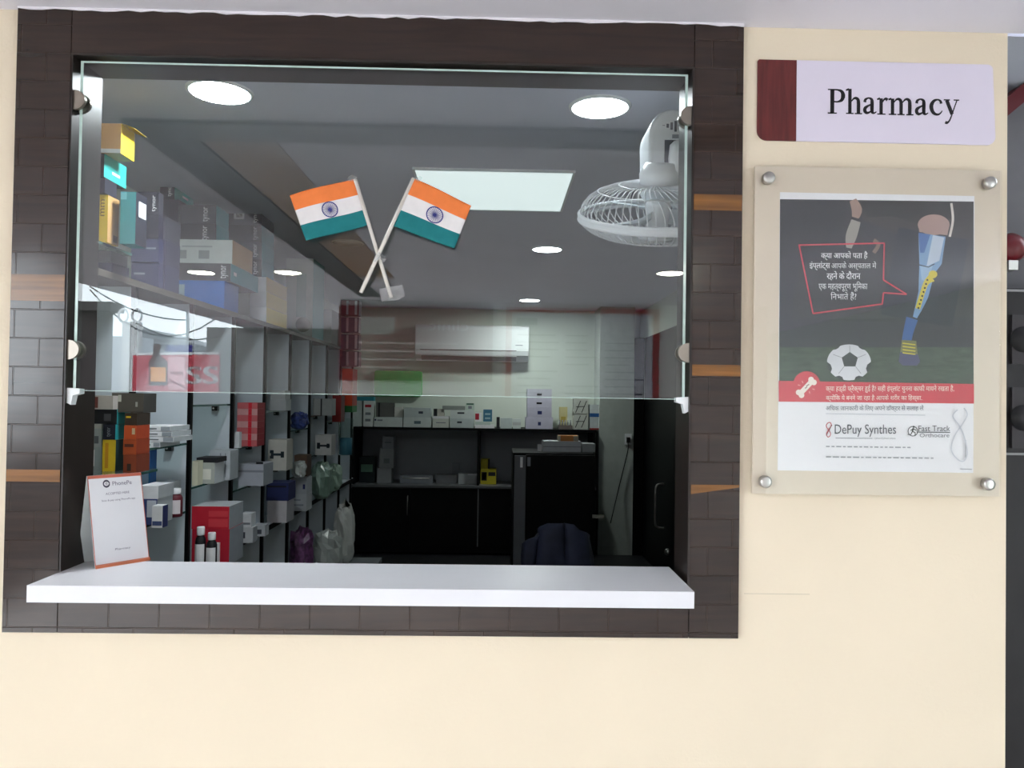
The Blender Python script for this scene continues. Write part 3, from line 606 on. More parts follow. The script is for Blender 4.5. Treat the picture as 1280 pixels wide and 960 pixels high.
# second bay, on the loft board
stack(LOFT, [('dark navy carton at the foot of the left loft stack', (164, 330, 198, 361), (C(44, 48, 78), C(52, 56, 92)), dict(deco=[('f', .1, .5, .5, .58, GY)])),
             ('dark navy carton second from below in the left loft stack', (164, 301, 198, 330), (C(50, 54, 84), C(60, 62, 98)), dict(deco=[('f', .55, .55, .9, .62, GY)])),
             ('dark carton with upright white lettering beside the tall teal one', (169, 271, 198, 301), (D_, DP), dict(deco=[('V', .25, .2, .5, .85, wt, 'tynor')])),
             ('dark carton with a white label at top of the left loft stack', (169, 244, 198, 271), (D_, C(62, 62, 76)), dict(deco=[('f', .0, .1, .35, .75, WH), ('V', .72, .1, .92, .85, wt, 'tynor')]))], X=XS, d=.035)
stack(LOFT, [('dark violet carton at the foot behind the left loft stack', (176, 335, 205, 366), (DP, C(56, 58, 88))), ('dark violet carton with slanted highlight, second behind left loft stack', (178, 304, 206, 335), (C(56, 56, 80),)),
             ('greyish carton with dark end, third behind left loft stack', (182, 275, 206, 304), (C(62, 62, 76),))], X=XS, d=.12)
# big pile in the middle of the loft
yb = 1.62
o_ = stack(LOFT, [('wide blue carton with a grey label at the foot of the middle pile', (198, 356, 280, 390.5), (BL, C(50, 90, 170), C(60, 120, 190)), dict(d=.17, deco=[('f', .16, .3, .4, .85, C(150, 176, 190)), ('f', .19, .42, .37, .5, C(80, 110, 130))])),
             ('black carton marked 22 inch with long teal end in the middle pile', (195, 334, 288, 356), (C(52, 54, 60), C(60, 140, 152)), dict(d=.36, X=-1.1, deco=[('T', .03, .3, .24, .75, wt, 'ap 22"'), ('V', .86, .15, .97, .9, wt, 'tynor'), ('s', .1, .4, .2, .6, wt)])),
             ('wide white carton with two printed code panels and tan end', (207, 304, 290, 334), (C(206, 212, 208), TN, C(220, 222, 220)), dict(d=.26, X=-1.1, deco=[('f', .2, .2, .32, .55, C(140, 146, 146)), ('f', .5, .2, .66, .55, C(140, 146, 146)), ('f', .25, .68, .7, .74, C(160, 166, 166))]))], X=XS)
P = carton.top+.0006
stack(P, [('dark carton with teal end lying on the wide white carton', (226, 282, 270, 305), (D_, C(70, 158, 168)), dict(deco=[('V', .6, .1, .8, .9, wt, 'tynor')])), ('dark carton with teal end, upper one above the wide white carton', (226, 259, 270, 282), (C(56, 58, 72), C(86, 160, 172)), dict(deco=[('V', .62, .1, .82, .9, wt, 'tynor')]))], X=-1.19, d=.15)
stack(P, [('large dark carton with pale slanted mark left on the middle pile', (184, 252, 222, 305), (DP, C(60, 60, 78)), dict(deco=[('f', .3, .3, .7, .36, C(110, 108, 130))]))], X=-1.35, d=.15)
o = carton('open topped dark carton with teal inside and lettering, highest of middle pile', (200, 233, 218, 252), D_, T_, X=-1.365, z=carton.top+.0006, d=.2, deco=[('V', .55, .15, .85, .95, wt, 'tynor'), ('s', .4, .4, .7, .55, wt)], name='open_carton')
X0, X1, Y0, Y1, z0, z1 = carton.box
m = MB(); m.prism([(X1, Y0, z1), (X1, Y1, z1), (X1+.02, Y1+.02, z1+.012), (X1+.02, Y0, z1+.012)], (0, 0, .001), WH); m.build('lid_flap', o)
# right of it: yellow ended white cartons under dark ones
zc = stack(LOFT, [('white carton with yellow end at the foot of the yellow trio', (312, 377, 333, 396), (WH, Y_)), ('white carton with yellow end in the middle of the yellow trio', (312, 358, 333, 377), (C(206, 208, 214), C(222, 184, 70))), ('white carton with tan yellow end topping the yellow trio', (312, 340, 333, 358), (WH, C(214, 176, 88)))], X=XS, d=.36)
zc = stack(zc, [('dark teal ended carton lowest above the yellow trio', (284, 322, 327, 343), (D_, C(76, 150, 164)), dict(deco=[('V', .75, .1, .9, .9, wt, 'tynor')])), ('dark teal ended carton second above the yellow trio', (284, 301, 327, 322), (C(58, 58, 74), C(84, 156, 170)), dict(deco=[('V', .75, .1, .9, .9, wt, 'tynor')])),
           ('dark teal ended carton third above the yellow trio', (284, 280, 327, 301), (D_, C(76, 146, 160)), dict(deco=[('V', .75, .1, .9, .9, wt, 'tynor')])),
           ('dark carton with a white label topping the teal ended stack', (284, 258, 327, 280), (C(62, 62, 78), C(70, 76, 92)), dict(deco=[('f', .2, .3, .5, .85, WH), ('f', .26, .4, .44, .7, C(90, 90, 100)), ('V', .76, .1, .9, .9, wt, 'tynor')]))], X=-1.14, d=.2)
o = carton('tall white carton with green stripe and grey round mark on the loft', (356, 326, 390, 424), C(198, 204, 196), C(96, 158, 158), X=XS, z=LOFT, d=.3, deco=[('f', .4, .25, .75, .8, C(156, 178, 168))])
X0, X1, Y0, Y1, z0, z1 = carton.box
m = MB(); m.lathe([(.046, 0), (.046, .0006)], (X0+.11, Y0-.0006, z0+.075), C(132, 132, 118), 24, (0, -1, 0)); m.build('round_mark', o)
stack(LOFT, [('pale carton standing behind the tall white carton on the loft', (394, 390, 414, 432), (C(176, 178, 170), C(150, 150, 140))), ], X=XS, d=.2)
stack(LOFT, [('small beige carton at the far end of the loft', (412, 398, 428, 440), (C(168, 166, 156),))], X=XS, d=.2)

# nearest bay, lower glass shelf
stack(Z0L, [('bright yellow box standing behind the tent stand', (128, 549, 144, 588), (Y_, C(40, 70, 74)), dict(deco=[('f', .2, .1, .45, .9, C(214, 150, 40))])),
            ('navy box with turquoise end just above the yellow box', (129, 530, 144, 549), (C(22, 24, 40), C(40, 160, 164)), dict(deco=[('V', .3, .2, .7, .8, GY, 'tynor')])),
            ('black box with turquoise end two above the yellow box', (117, 512, 146, 530), (BK, C(52, 176, 178)), dict(deco=[('f', .45, .2, .75, .7, C(80, 80, 86))])),
            ('pale box with a dark red print on top of the black box', (115, 495, 141, 512), (C(176, 170, 164),), dict(deco=[('f', .0, .1, .3, .9, C(110, 60, 54))]))], X=XS, d=.085)
stack(Z0L, [('grey white carton lowest in the narrow left column', (112, 556, 127, 585), (C(150, 160, 164),), dict(deco=[('f', .1, .2, .4, .9, wt)])), ('grey carton with a dark square mark in narrow left column', (112, 533, 127, 556), (C(158, 164, 168),), dict(deco=[('f', .4, .2, .75, .6, C(90, 96, 104))])), ('crumpled pale carton topping the narrow left column', (113, 519, 127, 533), (C(176, 176, 172),))], X=-1.165, d=.07)
stack(Z0L, [('lowest brick red box in the stack beside the yellow box', (154, 572, 170, 594), (C(150, 70, 44), C(120, 54, 36)), dict(deco=[('f', .3, .1, .6, .5, C(60, 40, 34))])), ('middle brick red box in the stack beside the yellow box', (154, 553, 170, 572), (C(188, 84, 46), C(150, 60, 34)), dict(deco=[('f', .1, .5, .8, .7, C(90, 44, 34))])), ('bright orange red box topping the red stack beside the yellow box', (155, 536, 170, 553), (OR, C(170, 66, 36)), dict(deco=[('f', .65, .35, .9, .8, C(220, 190, 150))])),
            ('dark brown box resting on the orange red stack', (156, 521, 171, 536), (C(56, 46, 38),), dict(deco=[('f', .1, .6, .5, .75, Y_)])), ('wide olive grey box topping everything near the left reveal', (140, 497, 179, 521), (C(84, 80, 74), C(64, 62, 60)), dict(deco=[('f', .2, .55, .3, .9, C(190, 190, 180)), ('f', .75, .3, .82, .55, C(170, 170, 165))]))], X=-1.045, d=.085)
# second bay: two glass shelves
for i, (lab, tw) in enumerate((('lowest of four flat white packs on the upper glass shelf', 200), ('second lowest of four flat white packs on the glass shelf', 217), ('second highest of four flat white packs on the glass shelf', 215), ('highest of four flat white packs on the glass shelf', 213))):
    carton(lab, (171, 550-6.4*i, tw, 556-6.4*i), wt, C(180, 186, 190), Y=.93, z=Z1A+.018*i, d=.16, deco=[('f', .72, .1, .99, .9, C(150, 156, 162)), ('f', .2, .35, .6, .6, C(120, 124, 130))], group='flat white packs on the glass shelf')
carton('small blue pack with a pale oval standing on the lower glass shelf', (171, 566, 186, 652), C(46, 120, 180), C(40, 90, 150), Y=1.0, z=Z1B, d=.05, deco=[('f', .3, .45, .9, .85, C(160, 190, 214))])
stack(Z1B, [('dark blue and white carton on the lower glass shelf', (177, 616, 196, 648), (C(60, 74, 128), C(170, 176, 180)), dict(deco=[('f', .35, .3, .95, .95, C(206, 210, 220))])), ('white lidded carton stacked on the dark blue and white one', (174, 600, 198, 616), (wt, C(176, 180, 184)))], Y=.88, d=.12)
carton('upright grey carton with printed lines behind the dark blue one', (196, 598, 210, 641), C(190, 194, 196), C(160, 166, 170), Y=1.03, z=Z1B, d=.1, deco=[('f', .2, .2, .3, .9, C(130, 134, 140)), ('f', .6, .2, .7, .9, C(130, 134, 140))])
carton('narrow white and navy pack low beside the blue carton', (190, 625, 203, 652), wt, NV, Y=.83, z=Z1B, d=.04, deco=[('f', .05, .1, .95, .3, C(70, 84, 130))])
def bottle(label, cx, yt, yb, Y, z, r, body, cap, lab=None, group=None):
    c = atY(cx, yb, Y); s = (Y-CAM.y)/FPX; H = (yb-yt)*s
    o = empty('pill_bottle', (c.x, Y, z), label, 'bottle', group)
    m = MB(); m.lathe([(r*.9, 0), (r, .004), (r, H*.66), (r*.85, H*.74), (r*.55, H*.79), (r*.55, H*.82)], (c.x, Y, z), body, 20); m.build('body', o)
    m = MB(); m.lathe([(r*.72, H*.80), (r*.74, H*.82), (r*.74, H*.98), (r*.68, H)], (c.x, Y, z), cap, 20); m.build('cap', o)
    if lab:
        m = MB(); n = 9; vs = []
        for i in range(n+1):
            a = -PI/2-1.1+2.2*i/n
            vs += [(c.x+(r+.0006)*math.cos(a), Y+(r+.0006)*math.sin(a), z+H*.12), (c.x+(r+.0006)*math.cos(a), Y+(r+.0006)*math.sin(a), z+H*.6)]
        m.add(vs, [(2*i, 2*i+2, 2*i+3, 2*i+1) for i in range(n)], lab, True); m.build('label_sleeve', o)
    return o
bottle('maroon bottle with a white cap on the lower glass shelf', 219, 603, 638, 1.06, Z1B, .024, C(96, 26, 40), wt, C(222, 214, 216))
# third bay
stack(Z2B, [('white carton with printed front on the middle glass shelf', (246, 578, 268, 604), (C(170, 174, 168), C(190, 194, 198)), dict(deco=[('f', .3, .2, .8, .7, C(214, 214, 204))])), ('black tray lying on the printed white carton', (246, 571, 272, 577), (BK,))], Y=1.36, d=.1)
carton('narrow cream carton at the left end of the middle glass shelf', (240, 575, 247, 605), C(206, 204, 180), Y=1.3, z=Z2B, d=.05)
carton('tall pale carton with printed side behind the printed white carton', (262, 562, 287, 599), C(178, 184, 190), C(164, 170, 176), Y=1.49, z=Z2B, d=.1, deco=[('f', .5, .1, .56, .9, C(130, 136, 144)), ('f', .75, .1, .8, .9, C(130, 136, 144))])
stack(LEDGE, [('lower crimson carton with grey end behind the black bottles', (240, 668, 286, 712), (C(176, 28, 50), C(150, 156, 164)), dict(deco=[('f', .45, .0, .47, 1, C(120, 20, 36))])), ('upper crimson carton with white lid behind the black bottles', (240, 640, 286, 668), (RD, C(160, 166, 172), C(190, 194, 198)), dict(deco=[('f', .45, .1, .97, .45, C(206, 60, 70)), ('f', .45, .55, .97, .8, C(206, 60, 70))]))], Y=1.3, d=.16)
for cx, yt, lab in ((250, 661, 'black bottle with white cap nearest the white divider'), (264, 668, 'black bottle with white cap to the right, before crimson cartons')):
    bottle(lab, cx, yt, 713, 1.235, LEDGE, .019, C(20, 20, 26), wt, wt)
carton('small white pack held upright before the crimson cartons', (264, 683, 273, 712), wt, Y=1.275, z=LEDGE, d=.014)
# fourth bay
def pack_stack(z, n, label, x0, x1, h, X, Y, front, side, grp, d=.11):
    for i in range(n):
        carton(label % ('lowest' if i == 0 else 'topmost' if i == n-1 else ('second', 'third', 'fourth', 'fifth', 'sixth', 'seventh')[i-1]+' from below'), (x0, 500, x1, 500+h), front[i % 2], side, Y=Y, z=z, d=d, deco=[('f', .55, .0, .72, 1, C(206, 40, 56))], group=grp); z = carton.top+.0006
pack_stack(Z3A, 7, 'white and red pack, %s in the red stack', 297, 322, 7.6, None, 1.84, (C(196, 100, 104), C(206, 150, 150)), C(150, 40, 50), 'white and red packs in one stack')
carton('small pale pack leaning beside the white and red stack', (293, 538, 299, 558), WH, Y=1.72, z=Z3A, d=.03)
carton('large white carton with grey band on the dark shelf', (298, 580, 329, 607), C(176, 180, 190), C(150, 156, 164), Y=1.88, z=Z3B, d=.15, deco=[('f', .0, .62, 1, .72, C(140, 144, 154)), ('f', .7, 1.0, .98, 1.1, BK)])
stack(LEDGE, [('small white carton with dark print on the black edged ledge', (300, 662, 316, 681), (C(190, 194, 198), C(150, 154, 160)), dict(deco=[('f', .1, .3, .4, .7, C(60, 64, 74))])), ('small white carton on top of the printed one on ledge', (301, 644, 314, 661), (WH,), dict(deco=[('f', .2, .2, .9, .35, GY)]))], Y=1.74, d=.06)
stack(LEDGE, [('small grey white carton right of the printed pair on ledge', (317, 660, 331, 674), (C(180, 184, 190),), dict(deco=[('f', .2, .2, .7, .6, C(70, 74, 84))]))], Y=1.9, d=.06)
# fifth bay
carton('plain white carton low on the upper shelf of the fifth bay', (336, 520, 357, 548), C(186, 190, 190), Y=2.3, z=Z4A-.0, d=.12) if False else None
stack(Z4B, [('white carton printed with a dark wrench shaped mark near fifth upright', (335, 548, 358, 586), (C(206, 204, 196), C(170, 168, 160)), dict(deco=[('f', .15, .48, .85, .56, C(40, 56, 64)), ('f', .1, .38, .3, .48, C(40, 56, 64)), ('f', .1, .56, .3, .66, C(40, 56, 64)), ('f', .68, .42, .86, .62, C(40, 56, 64))]))], Y=2.3, d=.12)
stack(Z4A, [('lower soft white pack above the wrench marked carton', (337, 511, 357, 525), (C(170, 174, 176),)), ('upper soft white pack above the wrench marked carton', (338, 499, 356, 510), (C(180, 184, 184),))], Y=2.3, d=.1)
stack(LEDGE, [('white carton under the navy lidded box on the ledge', (334, 634, 358, 661), (C(196, 192, 196), C(160, 158, 164))), ('navy lidded box with dark slot on the white carton', (333, 612, 360, 634), (NV, C(34, 40, 84), C(50, 58, 104)), dict(deco=[('f', .05, .75, .9, .85, BK)]))], Y=2.28, d=.14)
# sixth bay
carton('brown open cupboard carton between two uprights in the sixth bay', (368, 549, 384, 575), C(92, 70, 56), C(70, 54, 44), Y=2.7, z=Z5A-.26+.002 if False else Z5B, d=.1)
stack(LEDGE, [('lower white carton with lines in the sixth bay', (364, 624, 383, 645), (C(176, 180, 184),), dict(deco=[('f', .1, .3, .8, .4, GY), ('f', .1, .6, .6, .7, GY)])), ('upper white carton with dark dots in the sixth bay', (364, 604, 383, 624), (C(166, 170, 176),), dict(deco=[('f', .75, .3, .9, .6, NV), ('f', .05, .3, .18, .6, NV)]))], Y=2.68, d=.12)
# seventh bay
stack(Z6B, [('white carton with a dark tool mark in the seventh bay', (394, 546, 414, 571), (C(196, 196, 194), C(150, 150, 148)), dict(deco=[('f', .1, .42, .9, .52, C(40, 50, 58)), ('f', .1, .32, .3, .62, C(40, 50, 58)), ('f', .7, .36, .88, .58, C(40, 50, 58))])),], Y=3.15, d=.12)
stack(Z6A, [('grey white carton with black strap in the seventh bay', (391, 520, 414, 541), (C(166, 170, 168), C(140, 144, 144)), dict(deco=[('f', .4, 0, .48, 1, BK)]))], Y=3.15, d=.12)
# far end of the shelving
stack(Z8B, [('small green folder box at far end of the shelving', (428, 512, 440, 520), (C(30, 110, 52),)), ('bright orange red box file at far end of the shelving', (427, 466, 440, 512), (C(226, 74, 36), C(170, 50, 30)))], Y=3.72, d=.18)
carton('dark red box file left of the bright orange red one', (415, 500, 426, 533), C(140, 32, 30), C(90, 24, 24), Y=3.45+.03, z=Z7A, d=.12)
for i, (c_a, lab) in enumerate(((C(40, 46, 62), 'lowest dark blue packet in the far stack under the red packet'), (C(44, 52, 74), 'middle dark blue packet in the far stack under the red packet'), (C(52, 58, 80), 'highest dark blue packet in the far stack, just below the red one'), (C(110, 36, 46), 'topmost red packet in the far stack by the back wall'))):
    carton(lab, (426, 446-20*i, 448, 465-20*i), c_a, C(90, 90, 100), Y=3.75, z=Z8A+i*.119, d=.1, deco=[('f', .3, .05, .42, .95, C(170, 170, 176)), ('f', .78, .05, .92, .95, C(190, 190, 196))], group=None)
# bags
def bag(label, cx, yt, yb, w, Y, z, m_, seed, d=None, crump=.22):
    c = atY(cx, yb, Y); s = (Y-CAM.y)/FPX; H = (yb-yt)*s/2; m = MB()
    m.blob((c.x, Y, z+H), (w*s/2, d or min(w*s/2, .12), H), m_, crump, seed)
    zm = min(v[2] for v in m.v); m.v = [(v[0], v[1], v[2]-zm+z) for v in m.v]
    return tag(m.build('plastic_bag', loc=(c.x, Y, z)), label, 'bag')
bag('blue patterned bag high in the sixth bay of shelving', 374, 501, 522, 20, 2.74, Z5A, mat('blue_patterned_film', (52, 66, 124), .3, .6, var=.7, vscale=60), 3)
bag('crumpled clear white bag below the blue patterned bag', 374, 577, 597, 17, 2.63, Z5B, bag_m, 4, d=.05) 
bag('purple and white bundle of packets under the ledge', 376, 648, 720, 26, 2.76, .35, mat('purple_white_film', (110, 70, 110), .35, .5, var=.8, vscale=30), 6, d=.11)
bag('large greenish clear bag on the ledge in the seventh bay', 402, 582, 626, 24, 3.2, LEDGE, green_bag, 7, d=.12)
bag('pale green bag beside the large greenish bag on ledge', 418, 590, 622, 16, 3.62, LEDGE, mat('pale_green_film', (150, 176, 160), .35, .5, var=.15), 8, d=.12)
cart = empty('bag_trolley', (-.92, 3.3, 0), 'low grey trolley under plastic bags at the end of shelving', 'trolley')
m = MB(); m.box(-1.1, -.78, 3.05, 3.7, .30, .33, grey_lam); m.build('platform', cart)
for x in (-1.07, -.81):
    for y in (3.09, 3.66): m = MB(); m.box(x-.015, x+.015, y-.015, y+.015, 0, .3, bplastic); m.build('leg', cart)
bag('white bag standing on the trolley close to the shelving', 410, 655, 705, 34, 3.25, .33, bag_m, 9, d=.12)
bag('white knotted bag on the trolley nearest the black cabinets', 430, 640, 712, 24, 3.5, .33, mat('white_film', (206, 208, 204), .3, .5, var=.1), 10, d=.12)
# tall jar at the far end
c = atY(432, 566, 3.75)
o = empty('measuring_jar', (c.x, 3.75, Z8C), 'tall clear jar with blue packets at far end of shelving', 'jar')
m = MB(); m.lathe([(.05, .002), (.05, .25), (.052, .255)], (c.x, 3.75, Z8C), shelf_glass, 20); m.build('jar_wall', o)
m = MB(); m.lathe([(.044, .004), (.044, .12)], (c.x, 3.75, Z8C), C(60, 130, 160), 16); m.build('blue_contents', o)

# ------------------------------------------------------------------ back wall unit with black base cabinets
YB = 5.45
xl = atY(441, 560, YB).x; xr = p0.x-.03
ZT = atY(600, 535.5, YB).z; ZM = atY(600, 607, YB).z
unit2 = empty('back_shelf_unit', ((xl+xr)/2, 5.65, 0), 'wide black shelf unit with grey back panel along the back wall', 'shelf unit')
m = MB(); m.box(xl, xr, YB, RY1-.001, ZT-.022, ZT, black_lam); m.build('top_board', unit2)
m = MB(); m.box(xl, xr, RY1-.012, RY1-.001, ZM, ZT-.0225, mat('grey_back_panel', (150, 154, 160), .6, .3, var=.02)); m.build('back_panel', unit2)
xd = atY(598, 560, YB).x
for x in (xl+.004, xd, xr-.02): m = MB(); m.box(x-.01, x+.01, YB+.005, RY1-.0125, ZM, ZT-.0225, black_lam); m.build('divider', unit2)
m = MB(); m.box(xl, xr, YB-.05, RY1-.001, ZM-.02, ZM-.0005, mat('grey_worktop', (92, 94, 98), .35, .5)); m.build('worktop', unit2)
m = MB(); m.box(xl, xr, YB-.02, RY1-.001, 0.02, ZM-.0205, black_lam); m.build('base_carcass', unit2)
xh1 = atY(513, 640, YB).x
for k, (a, b) in enumerate(((xl+.002, xh1-.002), (xh1+.002, xd-.002), (xd+.012, xr-.002))):
    m = MB(); m.box(a, b, YB-.04, YB-.0205, .08, ZM-.03, black_lam); dd = m.build('cabinet_door', unit2)
    if k == 0: m = MB(); m.tube([(b-.02, YB-.041, .36), (b-.02, YB-.055, .37), (b-.02, YB-.055, .53), (b-.02, YB-.041, .54)], .004, chrome, 8); m.build('handle', dd)
m = MB(); m.box(xd, xd+.01, YB-.042, YB-.0205, .08, ZM-.03, mat('grey_edge_strip', (110, 112, 114), .4, .4)); m.build('edge_strip', unit2)
def bc(label, x0, y0, x1, y1, *c, Y=5.52, z=None, d=.14, **k): return carton(label, (x0, y0, x1, y1), *c, Y=Y, z=z, d=d, **k)
w1c = C(206, 214, 212); w2c = C(190, 200, 200)
top_rows = [
 ('tall white pack at the far left end of the black top shelf', [(441, 502, 452, 534)], w2c, ()),
 ('tall white pack with a red swoosh mark on the black top shelf', [(454, 502, 466, 534)], C(226, 230, 230), [('f', .15, .75, .8, .85, RD), ('f', .2, .45, .75, .55, GY), ('f', .2, .2, .75, .3, GY)])]
for lab, (px,), c_, dc in top_rows: bc(lab, *px, c_, z=ZT, deco=dc)
carton('teal flat pack bridging the two tall white packs', (441, 497, 467, 502), C(52, 140, 160), Y=5.52, z=carton.top+.0006, d=.1)
z = stack(ZT, [('long white carton with a dark dot under the grey notebook', (467.5, 522, 503, 534), (w1c,), dict(deco=[('f', .02, .62, .08, .8, NV), ('f', .12, .6, .3, .75, GY)]))], Y=5.52, d=.16)
carton('dark grey notebook box standing on the long white carton', (470, 503, 492, 521), C(98, 98, 96), C(60, 60, 62), Y=5.55, z=z, d=.08, deco=[('f', .12, 0, .22, 1, BK)])
carton('small white carton right of the dark grey notebook box', (493, 508.5, 503.5, 521), C(214, 214, 208), Y=5.55, z=z, d=.08)
stack(ZT, [('lower white carton with an eye shaped print, left of centre', (504.5, 522, 539, 534), (w1c,), dict(deco=[('f', .38, .35, .62, .65, C(90, 110, 120))])), ('upper white carton with an eye shaped print, left of centre', (505, 510, 538, 522), (w2c,), dict(deco=[('f', .55, .4, .72, .65, C(60, 70, 84))]))], Y=5.52, d=.16)
z = stack(ZT, [('white carton under the white strip in mid shelf', (541, 523, 561, 534), (C(210, 212, 204),), dict(deco=[('f', .2, .5, .8, .6, GY)])), ('flat bright white pack in mid shelf below the dark pack', (541, 519.5, 561, 522.5), (wt,))], Y=5.52, d=.14)
carton('narrow black pack standing on the flat bright white pack', (542, 510, 546, 519), BK, Y=5.54, z=z, d=.06)
carton('small beige pack beside the narrow black pack', (547, 510, 555, 519), C(186, 184, 174), Y=5.54, z=z, d=.06)
z = stack(ZT, [('lower white carton with a dark logo right of mid shelf', (562.5, 522.5, 592, 534), (w2c,), dict(deco=[('f', .3, .5, .5, .7, C(50, 56, 66))])), ('upper white carton with a dark logo right of mid shelf', (563, 512, 592, 522.5), (w1c,), dict(deco=[('f', .3, .55, .6, .75, C(50, 56, 66))]))], Y=5.52, d=.16)
carton('flat grey green pack lying on the logo cartons', (553, 506, 581, 511), C(140, 146, 142), Y=5.53, z=z, d=.1)
carton('small white and green pack atop the logo cartons', (582, 503, 593, 511.5), C(190, 206, 196), Y=5.53, z=z, d=.06, deco=[('f', .1, .8, .9, 1, C(40, 90, 70)), ('f', .3, .2, .7, .6, GY)])
z = stack(ZT, [('flat white pack at the foot of the blue and red group', (593.5, 530, 618, 534), (wt,)), ('flat pale green pack on the flat white one', (594, 526, 613, 530), (C(196, 210, 204),))], Y=5.52, d=.14)
carton('small white pack with red half beside the teal blue pack', (594, 515, 602, 526), wt, Y=5.54, z=z, d=.05, deco=[('f', 0, .2, .6, .9, C(170, 40, 60))])
carton('teal blue pack with a pale grid print on the back shelf', (604, 511, 615, 526), C(60, 110, 136), Y=5.54, z=z, d=.05, deco=[('f', .2, .2, .8, .35, C(150, 180, 190)), ('f', .2, .55, .8, .7, C(150, 180, 190))])
bc('narrow black upright pack on the back shelf', 620.5, 520, 624.5, 534, BK, z=ZT, d=.08)
bc('plain white carton next to the narrow black upright pack', 625.5, 521, 640, 534, w2c, z=ZT)
stack(ZT, [('lowest of three tiny white packs near the lilac tower', (641, 530, 651, 534), (w1c,)), ('middle of three tiny white packs near the lilac tower', (641, 526, 651, 530), (C(186, 190, 190),)), ('highest of three tiny white packs near the lilac tower', (641, 522, 651, 526), (w1c,))], Y=5.52, d=.08)
lil = C(190, 188, 206)
stack(ZT, [('lowest lilac white carton of the tall tower', (657, 520, 691, 534.5), (lil,), dict(deco=[('f', .45, .3, .56, .6, NV)])), ('second lilac white carton of the tall tower', (659, 508, 689.5, 520), (C(184, 182, 200),), dict(deco=[('f', .42, .3, .6, .65, NV)])), ('third lilac white carton of the tall tower', (659, 496, 689.5, 508), (lil,), dict(deco=[('f', .38, .35, .6, .55, ink)])), ('topmost lilac white carton of the tall tower', (659, 485, 689.5, 496), (C(186, 186, 198),), dict(deco=[('f', .4, .3, .6, .5, ink)]))], Y=5.52, d=.16)
carton('small cream pack with dim yellow print behind the grey vials', (699, 507, 709, 534), C(196, 188, 140), Y=5.68, z=ZT, d=.05, deco=[('f', .2, .3, .8, .55, C(170, 150, 70))])
o = empty('vial_tray', (atY(706, 534, 5.53).x, 5.55, ZT), 'grey tray of small capped vials on the back shelf', 'vial tray')
a = atY(698, 534, 5.53).x; b = atY(715, 534, 5.53).x
m = MB(); m.box(a, b, 5.5, 5.59, ZT, ZT+.035, C(120, 112, 108)); m.build('tray', o)
for i in range(5): m = MB(); m.lathe([(.008, .0355), (.008, .065), (.005, .07), (.006, .085)], (a+.013+i*(b-a-.026)/4, 5.545, ZT), C(150, 152, 156), 10); m.build('vial', o)
for i, lab in enumerate(('lower white carton with two slanted black strokes', 'upper white carton with two slanted black strokes')):
    bc(lab, 717, 515, 735, 534.6, C(200, 204, 196), z=ZT+i*.1385, d=.14); X0, X1, Y0, Y1, z0, z1 = carton.box; m = MB()
    for k in (0, .42): stroke2d(m, [(.12+k, .12, .05), (.46+k, .88, .05)], ink, lambda x, y: Vector((X0+x*(X1-X0), Y0-.0008, z0+y*(z1-z0))), 0)
    stroke2d(m, [(.15, .5, .04), (.75, .52, .04)], ink, lambda x, y: Vector((X0+x*(X1-X0), Y0-.0008, z0+y*(z1-z0))), 0); m.build('slanted_print', bpy.data.objects[[q.name for q in COL.objects if q.get('label') == lab][0]])
stack(ZT, [('white carton with a dark red base stripe at right end', (737, 519, 750, 534.8), (C(190, 198, 200),), dict(deco=[('f', 0, .0, 1, .12, C(150, 40, 40))])), ('white carton with a blue band at right end of top shelf', (737, 503, 750, 518.5), (C(204, 212, 214),), dict(deco=[('f', 0, .0, 1, .3, C(40, 90, 150))]))], Y=5.52, d=.12)
# on the worktop below
g1 = C(150, 152, 156)
stack(ZM, [('bottom grey carton of the three on the dim worktop', (471, 589, 489, 607), (g1,)), ('middle grey carton wrapped in film on the dim worktop', (474, 564, 492, 588), (C(142, 144, 148),), dict(deco=[('f', .3, .25, .7, .5, C(110, 114, 118))])), ('small top grey carton of the three on the dim worktop', (478, 547, 492, 562), (C(130, 132, 140),), dict(deco=[('f', .2, .5, .8, .58, C(90, 92, 100))]))], Y=5.58, d=.14)
o = bc('dark card machine with a greenish screen on dim worktop', 449, 575, 468, 607, C(30, 40, 44), z=ZM, d=.1, Y=5.58, name='card_machine', cat='machine'); X0, X1, Y0, Y1, z0, z1 = carton.box
m = MB(); m.box(X0+.015, X1-.02, Y0-.004, Y0-.0003, z0+.1, z0+.17, C(110, 150, 130)); m.build('screen', o)
o = empty('instrument_tray', (atY(522, 606, 5.58).x, 5.62, ZM), 'long grey steel tray lying on the dim worktop', 'tray')
a = atY(500, 606, 5.58).x; b = atY(541, 606, 5.58).x
m = MB(); m.box(a, b, 5.56, 5.7, ZM, ZM+.006, GY); m.box(a, a+.004, 5.56, 5.7, ZM+.006, ZM+.075, GY); m.box(b-.004, b, 5.56, 5.7, ZM+.006, ZM+.075, GY); m.box(a+.004, b-.004, 5.56, 5.564, ZM+.006, ZM+.075, GY); m.box(a+.004, b-.004, 5.696, 5.7, ZM+.006, ZM+.075, GY); m.build('tray_shell', o)
m = MB(); m.tube([(a+.03, 5.555, ZM+.06), (a+.03, 5.545, ZM+.05), (b-.03, 5.545, ZM+.05), (b-.03, 5.555, ZM+.06)], .004, chrome, 6); m.build('rim_handle', o)
carton('low grey carton in the middle of the dim worktop', (545, 596, 571, 606.5), C(136, 138, 142), Y=5.6, z=ZM, d=.1)
carton('small leaning grey pack behind the low grey carton', (565, 582, 574, 606), C(128, 132, 138), Y=5.72, z=ZM, d=.03)
carton('pale carton with a white flap right on the dim worktop', (573, 594, 596, 607), C(176, 180, 182), Y=5.56, z=ZM, d=.12, deco=[('f', .5, .85, 1, 1, wt)])
yl = C(190, 176, 40)
